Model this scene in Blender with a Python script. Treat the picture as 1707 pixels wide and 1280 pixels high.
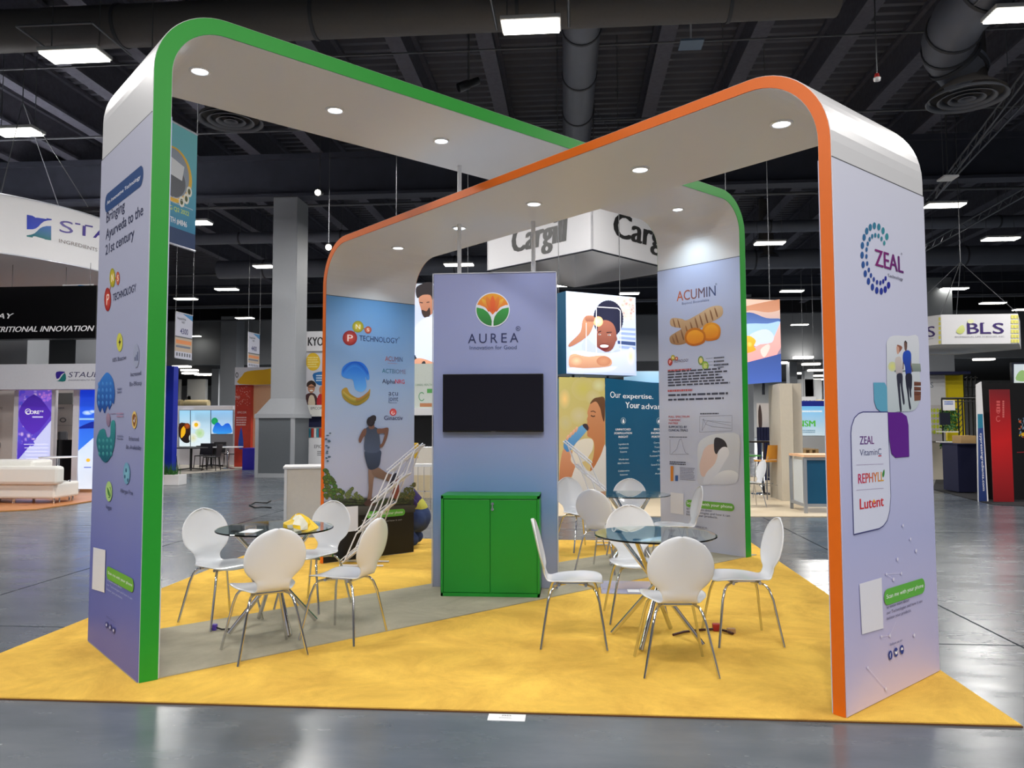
import bpy, math, random
from mathutils import Vector, Matrix
random.seed(7)
PI = math.pi
for o in list(bpy.data.objects):
    bpy.data.objects.remove(o, do_unlink=True)
SC = bpy.context.scene
COL = SC.collection

# ------------------------------------------------------------------ camera
CX, CY, CZ = 0.8007, -7.2845, 1.5448
YAW, PITCH, ROLL, FPX = -0.0799, 0.0590, -0.0026, 1297.63
PPX, PPY = 852.39, 628.56
FW = Vector((math.sin(YAW)*math.cos(PITCH), math.cos(YAW)*math.cos(PITCH), math.sin(PITCH)))
R0 = Vector((math.cos(YAW), -math.sin(YAW), 0)); U0 = R0.cross(FW)
RT = R0*math.cos(ROLL)+U0*math.sin(ROLL); UP = -R0*math.sin(ROLL)+U0*math.cos(ROLL)
CAM = Vector((CX, CY, CZ))
cd = bpy.data.cameras.new('camera'); co = bpy.data.objects.new('camera', cd); COL.objects.link(co)
rm = Matrix((RT, UP, -FW)).transposed()
co.matrix_world = Matrix.Translation(CAM) @ rm.to_4x4()
cd.sensor_width = 36; cd.lens = 36*FPX/1707; cd.clip_end = 400
cd.shift_x = (853.5-PPX)/1707; cd.shift_y = (PPY-640)/1707
SC.camera = co

# ------------------------------------------------------------------ world, exposure
w = bpy.data.worlds.new('world'); SC.world = w; w.use_nodes = True
w.node_tree.nodes['Background'].inputs[0].default_value = (0.62, 0.68, 0.80, 1)
w.node_tree.nodes['Background'].inputs[1].default_value = 0.55
SC.view_settings.view_transform = 'Standard'; SC.view_settings.look = 'None'
SC.view_settings.gamma = 1; SC.view_settings.use_curve_mapping = False
SC.view_settings.exposure = -0.48

def area(x, y, z, sx, sy, power, col=(1, .97, .93), rot=(0, 0, 0)):
    l = bpy.data.lights.new('area_lamp', 'AREA'); l.shape = 'RECTANGLE'; l.size = sx; l.size_y = sy
    l.energy = power; l.color = col
    o = bpy.data.objects.new('area_lamp', l); COL.objects.link(o); o.location = (x, y, z); o.rotation_euler = rot
    return o
HB = [(-9, -14), (0, -14), (9, -14), (-14, -6), (-6.5, -6.5), (0.8, -7.5), (8, -6.5), (15, -6),
      (-8, 2.5), (8.5, 2.5), (-14, 10), (-5, 10), (1.6, 6.2), (13, 10), (-14, 20), (-5, 20), (5, 20), (14, 20), (-14, 36), (0, 36), (14, 36)]
for x, y in HB:
    area(x, y, 7.6, 1.3, 0.9, 620 if y < 30 else 1500)
for x, y in ((-22, 56), (-6, 56), (10, 56), (26, 56), (-14, 68), (2, 68), (18, 68)):
    area(x, y, 5.6, 3, 1.5, 2400)
TOP = 10.58

# ------------------------------------------------------------------ helpers
def ray(u, v): return FW + RT*((u-PPX)/FPX) - UP*((v-PPY)/FPX)
def at(u, v, Y):
    d = ray(u, v); return CAM + d*((Y-CAM.y)/d.y)
def atz(u, v, z=0.0):
    d = ray(u, v); return CAM + d*((z-CAM.z)/d.z)
def lin(c):
    c = c/255.0
    return c/12.92 if c <= .04045 else ((c+.055)/1.055)**2.4
def rgb(r, g=None, b=None):
    if g is None: r, g, b = r
    return (lin(r), lin(g), lin(b), 1)

MATS = {}
def mat(key, c=(200, 200, 200), rough=.5, metal=0, em=0, noise=.05, nscale=20, bump=0, bscale=60, trans=0, ior=1.45, alpha=1, coat=0, spec=None):
    if key in MATS: return MATS[key]
    m = bpy.data.materials.new(key); m.use_nodes = True; nt = m.node_tree; b = nt.nodes['Principled BSDF']
    col = rgb(c)
    tc = nt.nodes.new('ShaderNodeTexCoord'); n = nt.nodes.new('ShaderNodeTexNoise'); n.inputs['Scale'].default_value = nscale
    n.inputs['Detail'].default_value = 4
    nt.links.new(tc.outputs['Object'], n.inputs['Vector'])
    mx = nt.nodes.new('ShaderNodeMix'); mx.data_type = 'RGBA'
    nt.links.new(n.outputs['Fac'], mx.inputs['Factor'])
    mx.inputs[6].default_value = tuple(x*(1-noise) for x in col[:3])+(1,)
    mx.inputs[7].default_value = tuple(min(1, x*(1+noise)) for x in col[:3])+(1,)
    nt.links.new(mx.outputs[2], b.inputs['Base Color'])
    b.inputs['Roughness'].default_value = rough; b.inputs['Metallic'].default_value = metal
    b.inputs['Transmission Weight'].default_value = trans; b.inputs['IOR'].default_value = ior
    b.inputs['Alpha'].default_value = alpha; b.inputs['Coat Weight'].default_value = coat
    if spec is not None: b.inputs['Specular IOR Level'].default_value = spec
    if em:
        nt.links.new(mx.outputs[2], b.inputs['Emission Color']); b.inputs['Emission Strength'].default_value = em
    if bump:
        n2 = nt.nodes.new('ShaderNodeTexNoise'); n2.inputs['Scale'].default_value = bscale; n2.inputs['Detail'].default_value = 5
        nt.links.new(tc.outputs['Object'], n2.inputs['Vector'])
        bp = nt.nodes.new('ShaderNodeBump'); bp.inputs['Strength'].default_value = bump; bp.inputs['Distance'].default_value = .01
        nt.links.new(n2.outputs['Fac'], bp.inputs['Height']); nt.links.new(bp.outputs[0], b.inputs['Normal'])
    MATS[key] = m; return m

def gradmat(key, stops, rough=.45, em=0, z0=0, z1=3, sheen=None):
    """printed panel: colours run up the panel's height (a gradient that is part of the print)"""
    if key in MATS: return MATS[key]
    m = bpy.data.materials.new(key); m.use_nodes = True; nt = m.node_tree; b = nt.nodes['Principled BSDF']
    g = nt.nodes.new('ShaderNodeNewGeometry'); s = nt.nodes.new('ShaderNodeSeparateXYZ'); nt.links.new(g.outputs['Position'], s.inputs[0])
    mr = nt.nodes.new('ShaderNodeMapRange'); mr.inputs[1].default_value = z0; mr.inputs[2].default_value = z1
    n = nt.nodes.new('ShaderNodeTexNoise'); n.inputs['Scale'].default_value = .8
    nt.links.new(g.outputs['Position'], n.inputs['Vector'])
    ad = nt.nodes.new('ShaderNodeMath'); ad.operation = 'MULTIPLY_ADD'; ad.inputs[1].default_value = .35
    nt.links.new(n.outputs['Fac'], ad.inputs[0]); nt.links.new(s.outputs['Z'], ad.inputs[2])
    nt.links.new(ad.outputs[0], mr.inputs[0])
    r = nt.nodes.new('ShaderNodeValToRGB'); e = r.color_ramp.elements
    while len(e) < len(stops): e.new(.5)
    for i, (p, c) in enumerate(stops): e[i].position = p; e[i].color = rgb(c)
    nt.links.new(mr.outputs[0], r.inputs[0]); nt.links.new(r.outputs[0], b.inputs['Base Color'])
    b.inputs['Roughness'].default_value = rough
    if em: nt.links.new(r.outputs[0], b.inputs['Emission Color']); b.inputs['Emission Strength'].default_value = em
    MATS[key] = m; return m

def printmat(key, em=0, rough=.45):
    if key in MATS: return MATS[key]
    m = bpy.data.materials.new(key); m.use_nodes = True; nt = m.node_tree; b = nt.nodes['Principled BSDF']
    a = nt.nodes.new('ShaderNodeAttribute'); a.attribute_name = 'Col'
    nt.links.new(a.outputs['Color'], b.inputs['Base Color']); b.inputs['Roughness'].default_value = rough
    if em: nt.links.new(a.outputs['Color'], b.inputs['Emission Color']); b.inputs['Emission Strength'].default_value = em
    MATS[key] = m; return m

def wmat(o):
    m = o.matrix_basis.copy() if False else (Matrix.Translation(o.location) @ o.rotation_euler.to_matrix().to_4x4())
    return wmat(o.parent) @ m if o.parent else m

class MB:
    def __init__(s): s.v = []; s.f = []; s.sm = []; s.mi = []; s.cur = 0
    def add(s, vs, fs, smooth=False):
        k = len(s.v); s.v += [Vector(p) for p in vs]
        for f in fs: s.f.append([i+k for i in f]); s.sm.append(smooth); s.mi.append(s.cur)
        return s
    def box(s, x0, y0, z0, x1, y1, z1, M=None):
        if x0 > x1: x0, x1 = x1, x0
        if y0 > y1: y0, y1 = y1, y0
        if z0 > z1: z0, z1 = z1, z0
        vs = [Vector(p) for p in ((x0,y0,z0),(x1,y0,z0),(x1,y1,z0),(x0,y1,z0),(x0,y0,z1),(x1,y0,z1),(x1,y1,z1),(x0,y1,z1))]
        if M: vs = [M @ p for p in vs]
        return s.add(vs, [(0,3,2,1),(4,5,6,7),(0,1,5,4),(1,2,6,5),(2,3,7,6),(3,0,4,7)])
    def tube(s, pts, r, n=8, cap=True):
        pts = [Vector(p) for p in pts]; rs = r if isinstance(r, (list, tuple)) else [r]*len(pts)
        rings = []; prev = None
        for i, p in enumerate(pts):
            t = (pts[min(i+1, len(pts)-1)]-pts[max(i-1, 0)]).normalized()
            if prev is None:
                a = Vector((0, 0, 1)) if abs(t.z) < .9 else Vector((1, 0, 0)); x = t.cross(a).normalized()
            else: x = (prev - t*prev.dot(t)).normalized()
            prev = x; y = t.cross(x)
            rings.append([p+(x*math.cos(2*PI*k/n)+y*math.sin(2*PI*k/n))*rs[i] for k in range(n)])
        vs = [q for rr in rings for q in rr]
        fs = [(i*n+k, i*n+(k+1) % n, (i+1)*n+(k+1) % n, (i+1)*n+k) for i in range(len(pts)-1) for k in range(n)]
        s.add(vs, fs, True)
        if cap:
            s.add(rings[0], [tuple(range(n))[::-1]]); s.add(rings[-1], [tuple(range(n))])
        return s
    def lathe(s, prof, c=(0, 0, 0), n=24, a0=0, a1=2*PI, smooth=True):
        c = Vector(c); full = abs(a1-a0-2*PI) < 1e-6; m = n if full else n+1
        vs = [c+Vector((r*math.cos(a0+(a1-a0)*k/n), r*math.sin(a0+(a1-a0)*k/n), z)) for r, z in prof for k in range(m)]
        fs = [(i*m+k, i*m+(k+1) % m, (i+1)*m+(k+1) % m, (i+1)*m+k) for i in range(len(prof)-1) for k in range(n)]
        return s.add(vs, fs, smooth)
    def prism(s, pts, off):
        """closed polygon (3-D points) extruded by vector off"""
        n = len(pts); pts = [Vector(p) for p in pts]; off = Vector(off)
        return s.add(pts+[p+off for p in pts], [tuple(range(n))[::-1], tuple(range(n, 2*n))]+[(i, (i+1) % n, n+(i+1) % n, n+i) for i in range(n)])
    def sphere(s, c, r, n=10, m=6, sc=(1, 1, 1)):
        prof = [(r*math.sin(PI*i/m), -r*math.cos(PI*i/m)) for i in range(m+1)]
        k = len(s.v); s.lathe(prof, (0, 0, 0), n)
        for i in range(k, len(s.v)):
            p = s.v[i]; s.v[i] = Vector((p.x*sc[0], p.y*sc[1], p.z*sc[2]))+Vector(c)
        return s
    def build(s, name, m, parent=None, bevel=0, kind=None, label=None, cat=None, group=None):
        me = bpy.data.meshes.new(name)
        vs = s.v
        if parent is not None:
            inv = wmat(parent).inverted(); vs = [inv @ p for p in vs]
        me.from_pydata([tuple(p) for p in vs], [], s.f)
        ms = m if isinstance(m, (list, tuple)) else [m]
        for q in ms: me.materials.append(q)
        me.polygons.foreach_set('use_smooth', s.sm); me.polygons.foreach_set('material_index', s.mi)
        me.update()
        o = bpy.data.objects.new(name, me); COL.objects.link(o)
        if parent is not None: o.parent = parent
        if bevel:
            b = o.modifiers.new('bevel', 'BEVEL'); b.width = bevel; b.segments = 2; b.limit_method = 'ANGLE'
        tag(o, label, cat, group, kind); return o

def tag(o, label=None, cat=None, group=None, kind=None):
    if label: o['label'] = label
    if cat: o['category'] = cat
    if group: o['group'] = group
    if kind: o['kind'] = kind
def thing(name, label, cat, loc=(0, 0, 0), rz=0, group=None):
    o = bpy.data.objects.new(name, None); COL.objects.link(o); o.location = loc; o.rotation_euler = (0, 0, rz)
    o.empty_display_size = .1; tag(o, label, cat, group); return o
def copy_tree(o, parent=None):
    c = o.copy(); COL.objects.link(c); c.parent = parent
    for ch in [q for q in list(bpy.data.objects) if q.parent == o]: copy_tree(ch, c)
    return c
def put(proto, used, loc, rz, label, group=None):
    o = proto if not used else copy_tree(proto)
    o.location = loc; o.rotation_euler = (0, 0, rz); o['label'] = label
    if group: o['group'] = group
    return o

# --- flat prints: coloured shapes and letters lying on a real plane
TXT = {}
def glyphs(s, bold=0, shear=0):
    k = (s, bold, shear)
    if k in TXT: return TXT[k]
    c = bpy.data.curves.new('t', 'FONT'); c.body = s; c.size = 1; c.offset = bold; c.shear = shear; c.resolution_u = 3
    o = bpy.data.objects.new('t', c); COL.objects.link(o)
    me = bpy.data.meshes.new_from_object(o.evaluated_get(bpy.context.evaluated_depsgraph_get()))
    vs = [(p.co.x, p.co.y) for p in me.vertices]; fs = [tuple(p.vertices) for p in me.polygons]
    bpy.data.objects.remove(o); bpy.data.curves.remove(c); bpy.data.meshes.remove(me)
    x0 = min(p[0] for p in vs); x1 = max(p[0] for p in vs)
    TXT[k] = ([((x-x0)/(x1-x0), y/.729) for x, y in vs], fs); return TXT[k]

class Art:
    def __init__(s, O, U, V, T=None, base=.0015):
        s.O = Vector(O); s.U = Vector(U).normalized(); s.V = Vector(V).normalized(); s.N = s.U.cross(s.V)
        s.T = T or (lambda u, v: (u, v)); s.v = []; s.f = []; s.c = []; s.L = base; s.base = base; s.clip = None
    def px(s, u, v):
        u, v = s.T(u, v); d = ray(u, v); t = (s.O-CAM).dot(s.N)/d.dot(s.N); p = CAM+d*t-s.O
        return (p.dot(s.U), p.dot(s.V))
    def raw(s, pts, fs, cols):
        s.L += .00004; k = len(s.v)
        if s.clip: pts = [(min(max(a, s.clip[0]), s.clip[1]), b) for a, b in pts]
        for (a, b) in pts: s.v.append(s.O+s.U*a+s.V*b+s.N*s.L)
        for f in fs: s.f.append([i+k for i in f])
        s.c += cols if isinstance(cols, list) else [rgb(cols)]*len(pts)
    def poly(s, pts, c, c2=None):
        """pts in picture pixels of the zoom; c at the top, c2 at the bottom"""
        P = [s.px(*p) for p in pts]; s.lpoly(P, c, c2)
    def lpoly(s, P, c, c2=None):
        if c2 is None: cols = c
        else:
            hi = max(p[1] for p in P); lo = min(p[1] for p in P)
            cols = [rgb(tuple(c2[i]+(c[i]-c2[i])*(p[1]-lo)/max(1e-6, hi-lo) for i in range(3))) for p in P]
        s.raw(P, [tuple(range(len(P)))], cols)
    def rect(s, u0, v0, u1, v1, c, c2=None): s.poly([(u0, v1), (u1, v1), (u1, v0), (u0, v0)], c, c2)
    def smooth(s, pts, c, c2=None, n=4):
        """closed Catmull-Rom outline"""
        m = len(pts); out = []
        for i in range(m):
            p0, p1, p2, p3 = [Vector(pts[(i+k-1) % m]) for k in range(4)]
            for j in range(n):
                t = j/n
                out.append(tuple(.5*((2*p1)+(p2-p0)*t+(2*p0-5*p1+4*p2-p3)*t*t+(3*p1-p0-3*p2+p3)*t**3)))
        s.poly(out, c, c2)
    def ell(s, u, v, ru, rv, c, c2=None, n=24, a0=0, a1=2*PI):
        """c in the middle, c2 at the rim"""
        if c2 is None: c2 = c
        C = s.px(u, v); P = [C]+[s.px(u+ru*math.cos(a0+(a1-a0)*k/n), v+rv*math.sin(a0+(a1-a0)*k/n)) for k in range(n+1)]
        s.raw(P, [(0, k+1, k+2) for k in range(n)], [rgb(c)]+[rgb(c2)]*(n+1))
    def ring(s, u, v, r0u, r0v, r1u, r1v, c, n=28, a0=0, a1=2*PI):
        P = [s.px(u+a*math.cos(a0+(a1-a0)*k/n), v+b*math.sin(a0+(a1-a0)*k/n)) for a, b in ((r0u, r0v), (r1u, r1v)) for k in range(n+1)]
        s.raw(P, [(k, k+1, n+2+k, n+1+k) for k in range(n)], c)
    def line(s, pts, wd, c):
        """polyline of width wd metres"""
        P = [Vector(s.px(*p)) for p in pts]
        for a, b in zip(P, P[1:]):
            d = (b-a).normalized(); n = Vector((-d.y, d.x))*wd/2
            s.raw([tuple(a-n), tuple(b-n), tuple(b+n), tuple(a+n)], [(0, 1, 2, 3)], c)
    def text(s, t, p0, p1, cap, c, c2=None, bold=0, shear=0, level=True):
        """t from baseline p0 to p1 with capitals cap pixels high; c left colour, c2 right colour"""
        a0, b0 = s.px(*p0); a1, b1 = s.px(*p1); at_, bt = s.px(p0[0], p0[1]-cap); h = bt-b0
        if level: b0 = b1 = (b0+b1)/2
        vs, fs = glyphs(t, 0, shear)
        P = [(a0+(a1-a0)*x, b0+(b1-b0)*x+h*y) for x, y in vs]
        if c2 is None: cols = c
        else: cols = [rgb(tuple(c[i]+(c2[i]-c[i])*x for i in range(3))) for x, y in vs]
        s.raw(P, fs, cols)
        if bold:
            for q in (-1, 1): s.raw([(x+q*bold*h*1.1, y) for x, y in P], fs, cols)
    def copy(s, u0, v0, u1, v1, n, c, seed=1, fill=.55):
        """unreadably small body copy: n lines of word-length dashes"""
        rn = random.Random(seed); a0, b0 = s.px(u0, v0); a1, b1 = s.px(u1, v1); st = (b1-b0)/n
        L0 = s.L
        for i in range(n):
            s.L = L0; x = a0; y = b0+st*(i+.5); end = a1-(a1-a0)*rn.random()*.2; hh = abs(st)*fill/2
            while x < end:
                wd = (a1-a0)*rn.uniform(.04, .13); e = min(x+wd, end)
                s.raw([(x, y-hh), (e, y-hh), (e, y+hh), (x, y+hh)], [(0, 1, 2, 3)], c); s.L = L0; x = e+(a1-a0)*.018
        s.L = L0+.00004
    def pill(s, p0, p1, half, c, n=8):
        """round-ended bar from centre p0 to centre p1, half = half height in metres"""
        A = Vector(s.px(*p0)); B = Vector(s.px(*p1)); B.y = A.y = (A.y+B.y)/2
        P = [(B.x+half*math.sin(PI*k/n), B.y-half*math.cos(PI*k/n)) for k in range(n+1)]+[(A.x-half*math.sin(PI*k/n), A.y+half*math.cos(PI*k/n)) for k in range(n+1)]
        s.raw(P, [tuple(range(len(P)))], c)
    def build(s, name, m, parent=None, label=None):
        me = bpy.data.meshes.new(name); vs = s.v
        if parent is not None:
            inv = wmat(parent).inverted(); vs = [inv @ p for p in vs]
        me.from_pydata([tuple(p) for p in vs], [], s.f)
        a = me.color_attributes.new('Col', 'FLOAT_COLOR', 'POINT')
        a.data.foreach_set('color', [x for q in s.c for x in q]); me.materials.append(m); me.update()
        o = bpy.data.objects.new(name, me); COL.objects.link(o)
        if parent is not None: o.parent = parent
        if label: o['label'] = label
        return o
Z = Vector((0, 0, 1))
INK = printmat('printed_ink'); BACKLIT = printmat('backlit_print', em=.75)
def zt(ox, oy, sc): return lambda u, v: (ox+u*sc, oy+v*sc)
WHITE = mat('white_laminate', (232, 232, 234), .35, noise=.015)
CHROME = mat('chrome', (215, 215, 218), .12, 1, noise=.02)
BLACKM = mat('black_metal', (18, 18, 20), .5)
STEEL = mat('galvanised_wire', (120, 122, 126), .4, .8)
# ------------------------------------------------------------------ the hall
fl = thing('floor', None, None); fl['kind'] = 'structure'
def concrete():
    m = bpy.data.materials.new('polished_concrete'); m.use_nodes = True; nt = m.node_tree; b = nt.nodes['Principled BSDF']
    g = nt.nodes.new('ShaderNodeNewGeometry'); n = nt.nodes.new('ShaderNodeTexNoise'); n.inputs['Scale'].default_value = .7; n.inputs['Detail'].default_value = 8
    n.inputs['Roughness'].default_value = .65
    mp = nt.nodes.new('ShaderNodeMapping'); mp.inputs['Scale'].default_value = (.6, 1.6, 1)
    nt.links.new(g.outputs['Position'], mp.inputs[0]); nt.links.new(mp.outputs[0], n.inputs['Vector'])
    r = nt.nodes.new('ShaderNodeValToRGB'); e = r.color_ramp.elements; e[0].position = .3; e[0].color = rgb(66, 74, 82); e[1].position = .72; e[1].color = rgb(106, 112, 119)
    nt.links.new(n.outputs['Fac'], r.inputs[0]); nt.links.new(r.outputs[0], b.inputs['Base Color'])
    n2 = nt.nodes.new('ShaderNodeTexNoise'); n2.inputs['Scale'].default_value = 3.5; n2.inputs['Detail'].default_value = 6
    nt.links.new(mp.outputs[0], n2.inputs['Vector'])
    mr = nt.nodes.new('ShaderNodeMapRange'); mr.inputs[1].default_value = .3; mr.inputs[2].default_value = .7; mr.inputs[3].default_value = .2; mr.inputs[4].default_value = .3
    nt.links.new(n2.outputs['Fac'], mr.inputs[0]); nt.links.new(mr.outputs[0], b.inputs['Roughness'])
    bp = nt.nodes.new('ShaderNodeBump'); bp.inputs['Strength'].default_value = .05; bp.inputs['Distance'].default_value = .01
    nt.links.new(n2.outputs['Fac'], bp.inputs['Height']); b.inputs['Specular IOR Level'].default_value = .6
    return m
CONC = concrete()
SEAM = atz(1600, 1074).y
MB().box(-48, -22, -.3, 48, 92, -.05).build('subfloor', mat('dark_concrete', (30, 33, 36), .8), fl)
me0 = None
for i in range(-5, 6):
    for j in range(-4, 16):
        if me0 is None:
            s0 = MB().box(-4.12, -2.85, -.06, 4.12, 2.85, 0).build('concrete_slab', CONC, fl); me0 = s0.data; o = s0
        else:
            o = bpy.data.objects.new('concrete_slab', me0); COL.objects.link(o); o.parent = fl
        o.location = (i*8.26-.27, j*5.72+SEAM-2.86, 0)
MB().box(-48, 91.5, -.05, 48, 92, 13).build('wall_back', mat('far_wall_paint', (120, 122, 126), .7), kind='structure')
for nm, x in (('wall_left', -48), ('wall_right', 47.6)):
    MB().box(x, -22, -.05, x+.4, 92, 13).build(nm, mat('side_wall_paint', (150, 152, 156), .7), kind='structure')
MB().box(-48, -22.4, -.05, 48, -22, 13).build('wall_front', mat('side_wall_paint'), kind='structure')
# corrugated steel deck
cm = MB(); y = -22; prof = []
while y < 92:
    prof += [(y, 10.6), (y+.14, 10.6), (y+.19, 10.5), (y+.31, 10.5)]; y += .36
vs = [(x, yy, z) for x in (-48, 48) for yy, z in prof]; n = len(prof)
cm.add(vs, [(i, i+1, n+i+1, n+i) for i in range(n-1)])
cm.box(-48, -22, 10.75, 48, 92, 10.9)
cm.build('ceiling', mat('deck_paint', (92, 92, 102), .55, noise=.2, nscale=1.5), kind='structure')
beam_m = mat('fireproofed_steel', (86, 86, 98), .85, noise=.35, nscale=9, bump=.6, bscale=18)
for k in range(-9, 12):
    x = .9+1.9*k
    b = MB().box(x-.17, -22, 9.55, x+.17, 92, 9.62).box(x-.03, -22, 9.62, x+.03, 92, 10.45).box(x-.14, -22, 10.4, x+.14, 92, 10.5)
    b.build('trim_%d' % (k+10), beam_m, kind='structure')
for i, gy in enumerate((-6, 15, 36)):
    MB().box(-48, gy-.25, 8.25, 48, gy+.25, 8.34).box(-48, gy-.05, 8.34, 48, gy+.05, 9.5).box(-48, gy-.2, 9.4, 48, gy+.2, 9.55).build('trim_%d' % (40+i), mat('girder_paint', (62, 65, 78), .7, noise=.2, nscale=3), kind='structure')
# header wall over the wide openings at the far side, low hall beyond
gw = mat('grey_wall_paint', (150, 153, 158), .75, noise=.03)
MB().box(-48, 46, 5.75, 48, 46.5, 8.9).build('wall_header', gw, kind='structure')
MB().box(-48, 46, 8.9, 48, 46.5, 10.5).build('wall_header_upper', mat('dark_paint', (30, 31, 35), .8), kind='structure')
MB().box(-48, 46.5, 5.9, 48, 92, 6.0).build('ceiling_low', mat('dark_paint'), kind='structure')
MB().box(-48, 78, 0, 48, 78.3, 5.9).build('wall_far', mat('pale_wall', (176, 178, 180), .7), kind='structure')

# round clad columns / square columns
colm = mat('column_paint', (158, 162, 168), .6, noise=.03)
def column(u0, u1, Y, dep, top, label, base=None):
    a = at(u0, 700, Y); b = at(u1, 700, Y)
    t = thing('column', label, 'column', ((a.x+b.x)/2, Y+dep/2, 0))
    MB().box(a.x, Y, 0, b.x, Y+dep, top).build('shaft', colm, t, bevel=.02)
    if base:
        c = at(base[0], 740, Y-.2); d = at(base[1], 740, Y-.2); h = at(base[0], base[2], Y-.2).z
        MB().box(c.x, Y-.2, 0, d.x, Y+dep+.2, h-.12).build('base_cladding', mat('dark_grey_panel', (92, 98, 104), .6), t)
        mb = MB().box(c.x-.06, Y-.26, h-.12, d.x+.06, Y+dep+.26, h)
        for xx in (c.x-.04, d.x-.06):
            mb.box(xx, Y-.24, 0, xx+.1, Y-.14, h-.12)
        mb.box(c.x-.04, Y-.23, 0, d.x+.04, Y-.19, .12)
        mb.add([(c.x-.03, Y-.22, h), (d.x+.03, Y-.22, h), (d.x+.03, Y+dep+.22, h), (c.x-.03, Y+dep+.22, h), (a.x, Y, h+.45), (b.x, Y, h+.45), (b.x, Y+dep, h+.45), (a.x, Y+dep, h+.45)],
               [(0, 1, 5, 4), (1, 2, 6, 5), (2, 3, 7, 6), (3, 0, 4, 7)])
        mb.build('base_frame', colm, t)
    return t
column(450, 491, 14.8, .95, 8.25, 'tall light grey square column with dark grey panelled base, left of the orange arch', (428, 488, 690))
column(365, 392, 44, 1.3, 8.9, 'far grey column standing left of the tall panelled column, beside the yellow canopy')
column(351, 363, 52, .8, 5.9, 'narrow pale column in the far opening behind the black dining tables')
column(-40, 42, 20, 1.2, 8.25, 'wide grey column at the left edge behind the white booth fascia')
column(122, 175, 22, 1.2, 8.25, 'grey column behind the white booth fascia next to the green arch')
column(1545, 1595, 30, 1.0, 8.25, 'grey column behind the hexagonal hanging sign at the right')
column(1240, 1257, 34, 1.0, 8.25, 'slim grey column rising behind the hand photo light box')
column(1318, 1331, 50, .9, 5.9, 'pale column beside the beige pillar in the far hall, nearer the light box')
column(1343, 1358, 60, .9, 5.9, 'pale column with a white sign band, next to the orange arch leg')

# high bay lights
lens = mat('lamp_lens', (255, 252, 240), .4, em=14, noise=0)
def light_fixture(loc, w, label, frame=False, first=None):
    t = thing('high_bay_light', label, 'light', loc, 0, 'high bay lights under the hall roof')
    x, y, z = loc; h = w/2; d = .23
    MB().box(x-h, y-d, z, x+h, y+d, z+.07).build('housing', mat('lamp_housing', (190, 190, 190), .5), t, bevel=.015)
    MB().box(x-h+.03, y-d+.03, z-.03, x+h-.03, y+d-.03, z+.01).build('lens', lens, t)
    mb = MB()
    for sx in (-1, 1): mb.tube([(x+sx*h*.8, y, z+.07), (x+sx*h*.8, y, TOP)], .008, 5)
    mb.build('hanger', STEEL, t)
    if frame:
        fb = MB()
        a = h+.12
        for p, q in (((-a, -.55, .25), (a, -.55, .25)), ((-a, -.55, .25), (-a, .55, .25)), ((a, -.55, .25), (a, .55, .25))):
            fb.tube([Vector(loc)+Vector(p), Vector(loc)+Vector(q)], .022, 4)
        fb.build('strut_frame', STEEL, t)
    return t
LF = [(885, 43, 100, 'high bay light in a strut frame above the middle, top of the picture'),
 (125, 93, 104, 'high bay light in a strut frame at the top left corner'), (1695, 24, 92, 'high bay light cut by the top right corner'),
 (30, 220, 74, 'high bay light at the left edge above the round white hanging sign'), (1575, 342, 62, 'high bay light right of the orange arch corner, higher one'),
 (1668, 398, 56, 'high bay light near the right edge above the hexagonal sign'), (1283, 405, 50, 'high bay light between the green and orange arch legs, highest one'),
 (1590, 481, 44, 'high bay light above the hexagonal sign, left one'), (1655, 505, 40, 'high bay light just above the hexagonal sign, right one'),
 (765, 441, 50, 'high bay light behind the white pole above the tower'), (310, 498, 37, 'high bay light beside the green leg above the 4300 aisle sign'),
 (378, 482, 38, 'high bay light left of the tall column, upper one'), (408, 530, 30, 'high bay light left of the tall column, lower one'),
 (440, 444, 26, 'high bay light partly hidden by the left side of the tall column'), (330, 371, 22, 'high bay light at the lower corner of the teal banner'),
 (1320, 485, 38, 'high bay light beside the orange leg above the hand photo box'), (1333, 541, 28, 'high bay light beside the orange leg, second below the highest'),
 (1337, 567, 24, 'high bay light beside the orange leg, lowest of the large hall'), (1049, 489, 34, 'high bay light between the two photo light boxes'),
 (1093, 563, 20, 'small high bay light beside the green leg panel'), (284, 571, 16, 'small high bay light at the edge of the green leg'),
 (933, 476, 18, 'small high bay light right of the tower top'), (325, 560, 18, 'small high bay light at the lower edge of the 4300 aisle sign'),
 (1702, 516, 20, 'high bay light at the right edge above the hexagonal sign'), (452, 566, 22, 'small high bay light left of the 4400 aisle sign')]
for i, (u, v, wp, lb) in enumerate(LF):
    p = atz(u, v, 7.7)
    D = (p-CAM).dot(FW); light_fixture((p.x, p.y, p.z), max(.8, min(1.25, wp/FPX*D)), lb, frame=i < 3)
# lights in the low hall beyond
LL = [(303, 613), (317, 624), (316, 619), (338, 626), (349, 626), (279, 618), (1339, 598), (1352, 609), (1360, 619), (1364, 628), (1333, 624), (1362, 634), (1297, 607), (1366, 641), (1640, 601)]
for u, v in LL:
    p = atz(u, v, 5.75)
    t = thing('linear_light', 'small ceiling light in the low hall seen through the far opening', 'light', p, 0, 'small ceiling lights in the low hall beyond')
    MB().box(p.x-.6, p.y-.3, 5.78, p.x+.6, p.y+.3, 5.897).build('lens', mat('far_lens', (255, 250, 240), .4, em=9, noise=0), t)

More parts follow.
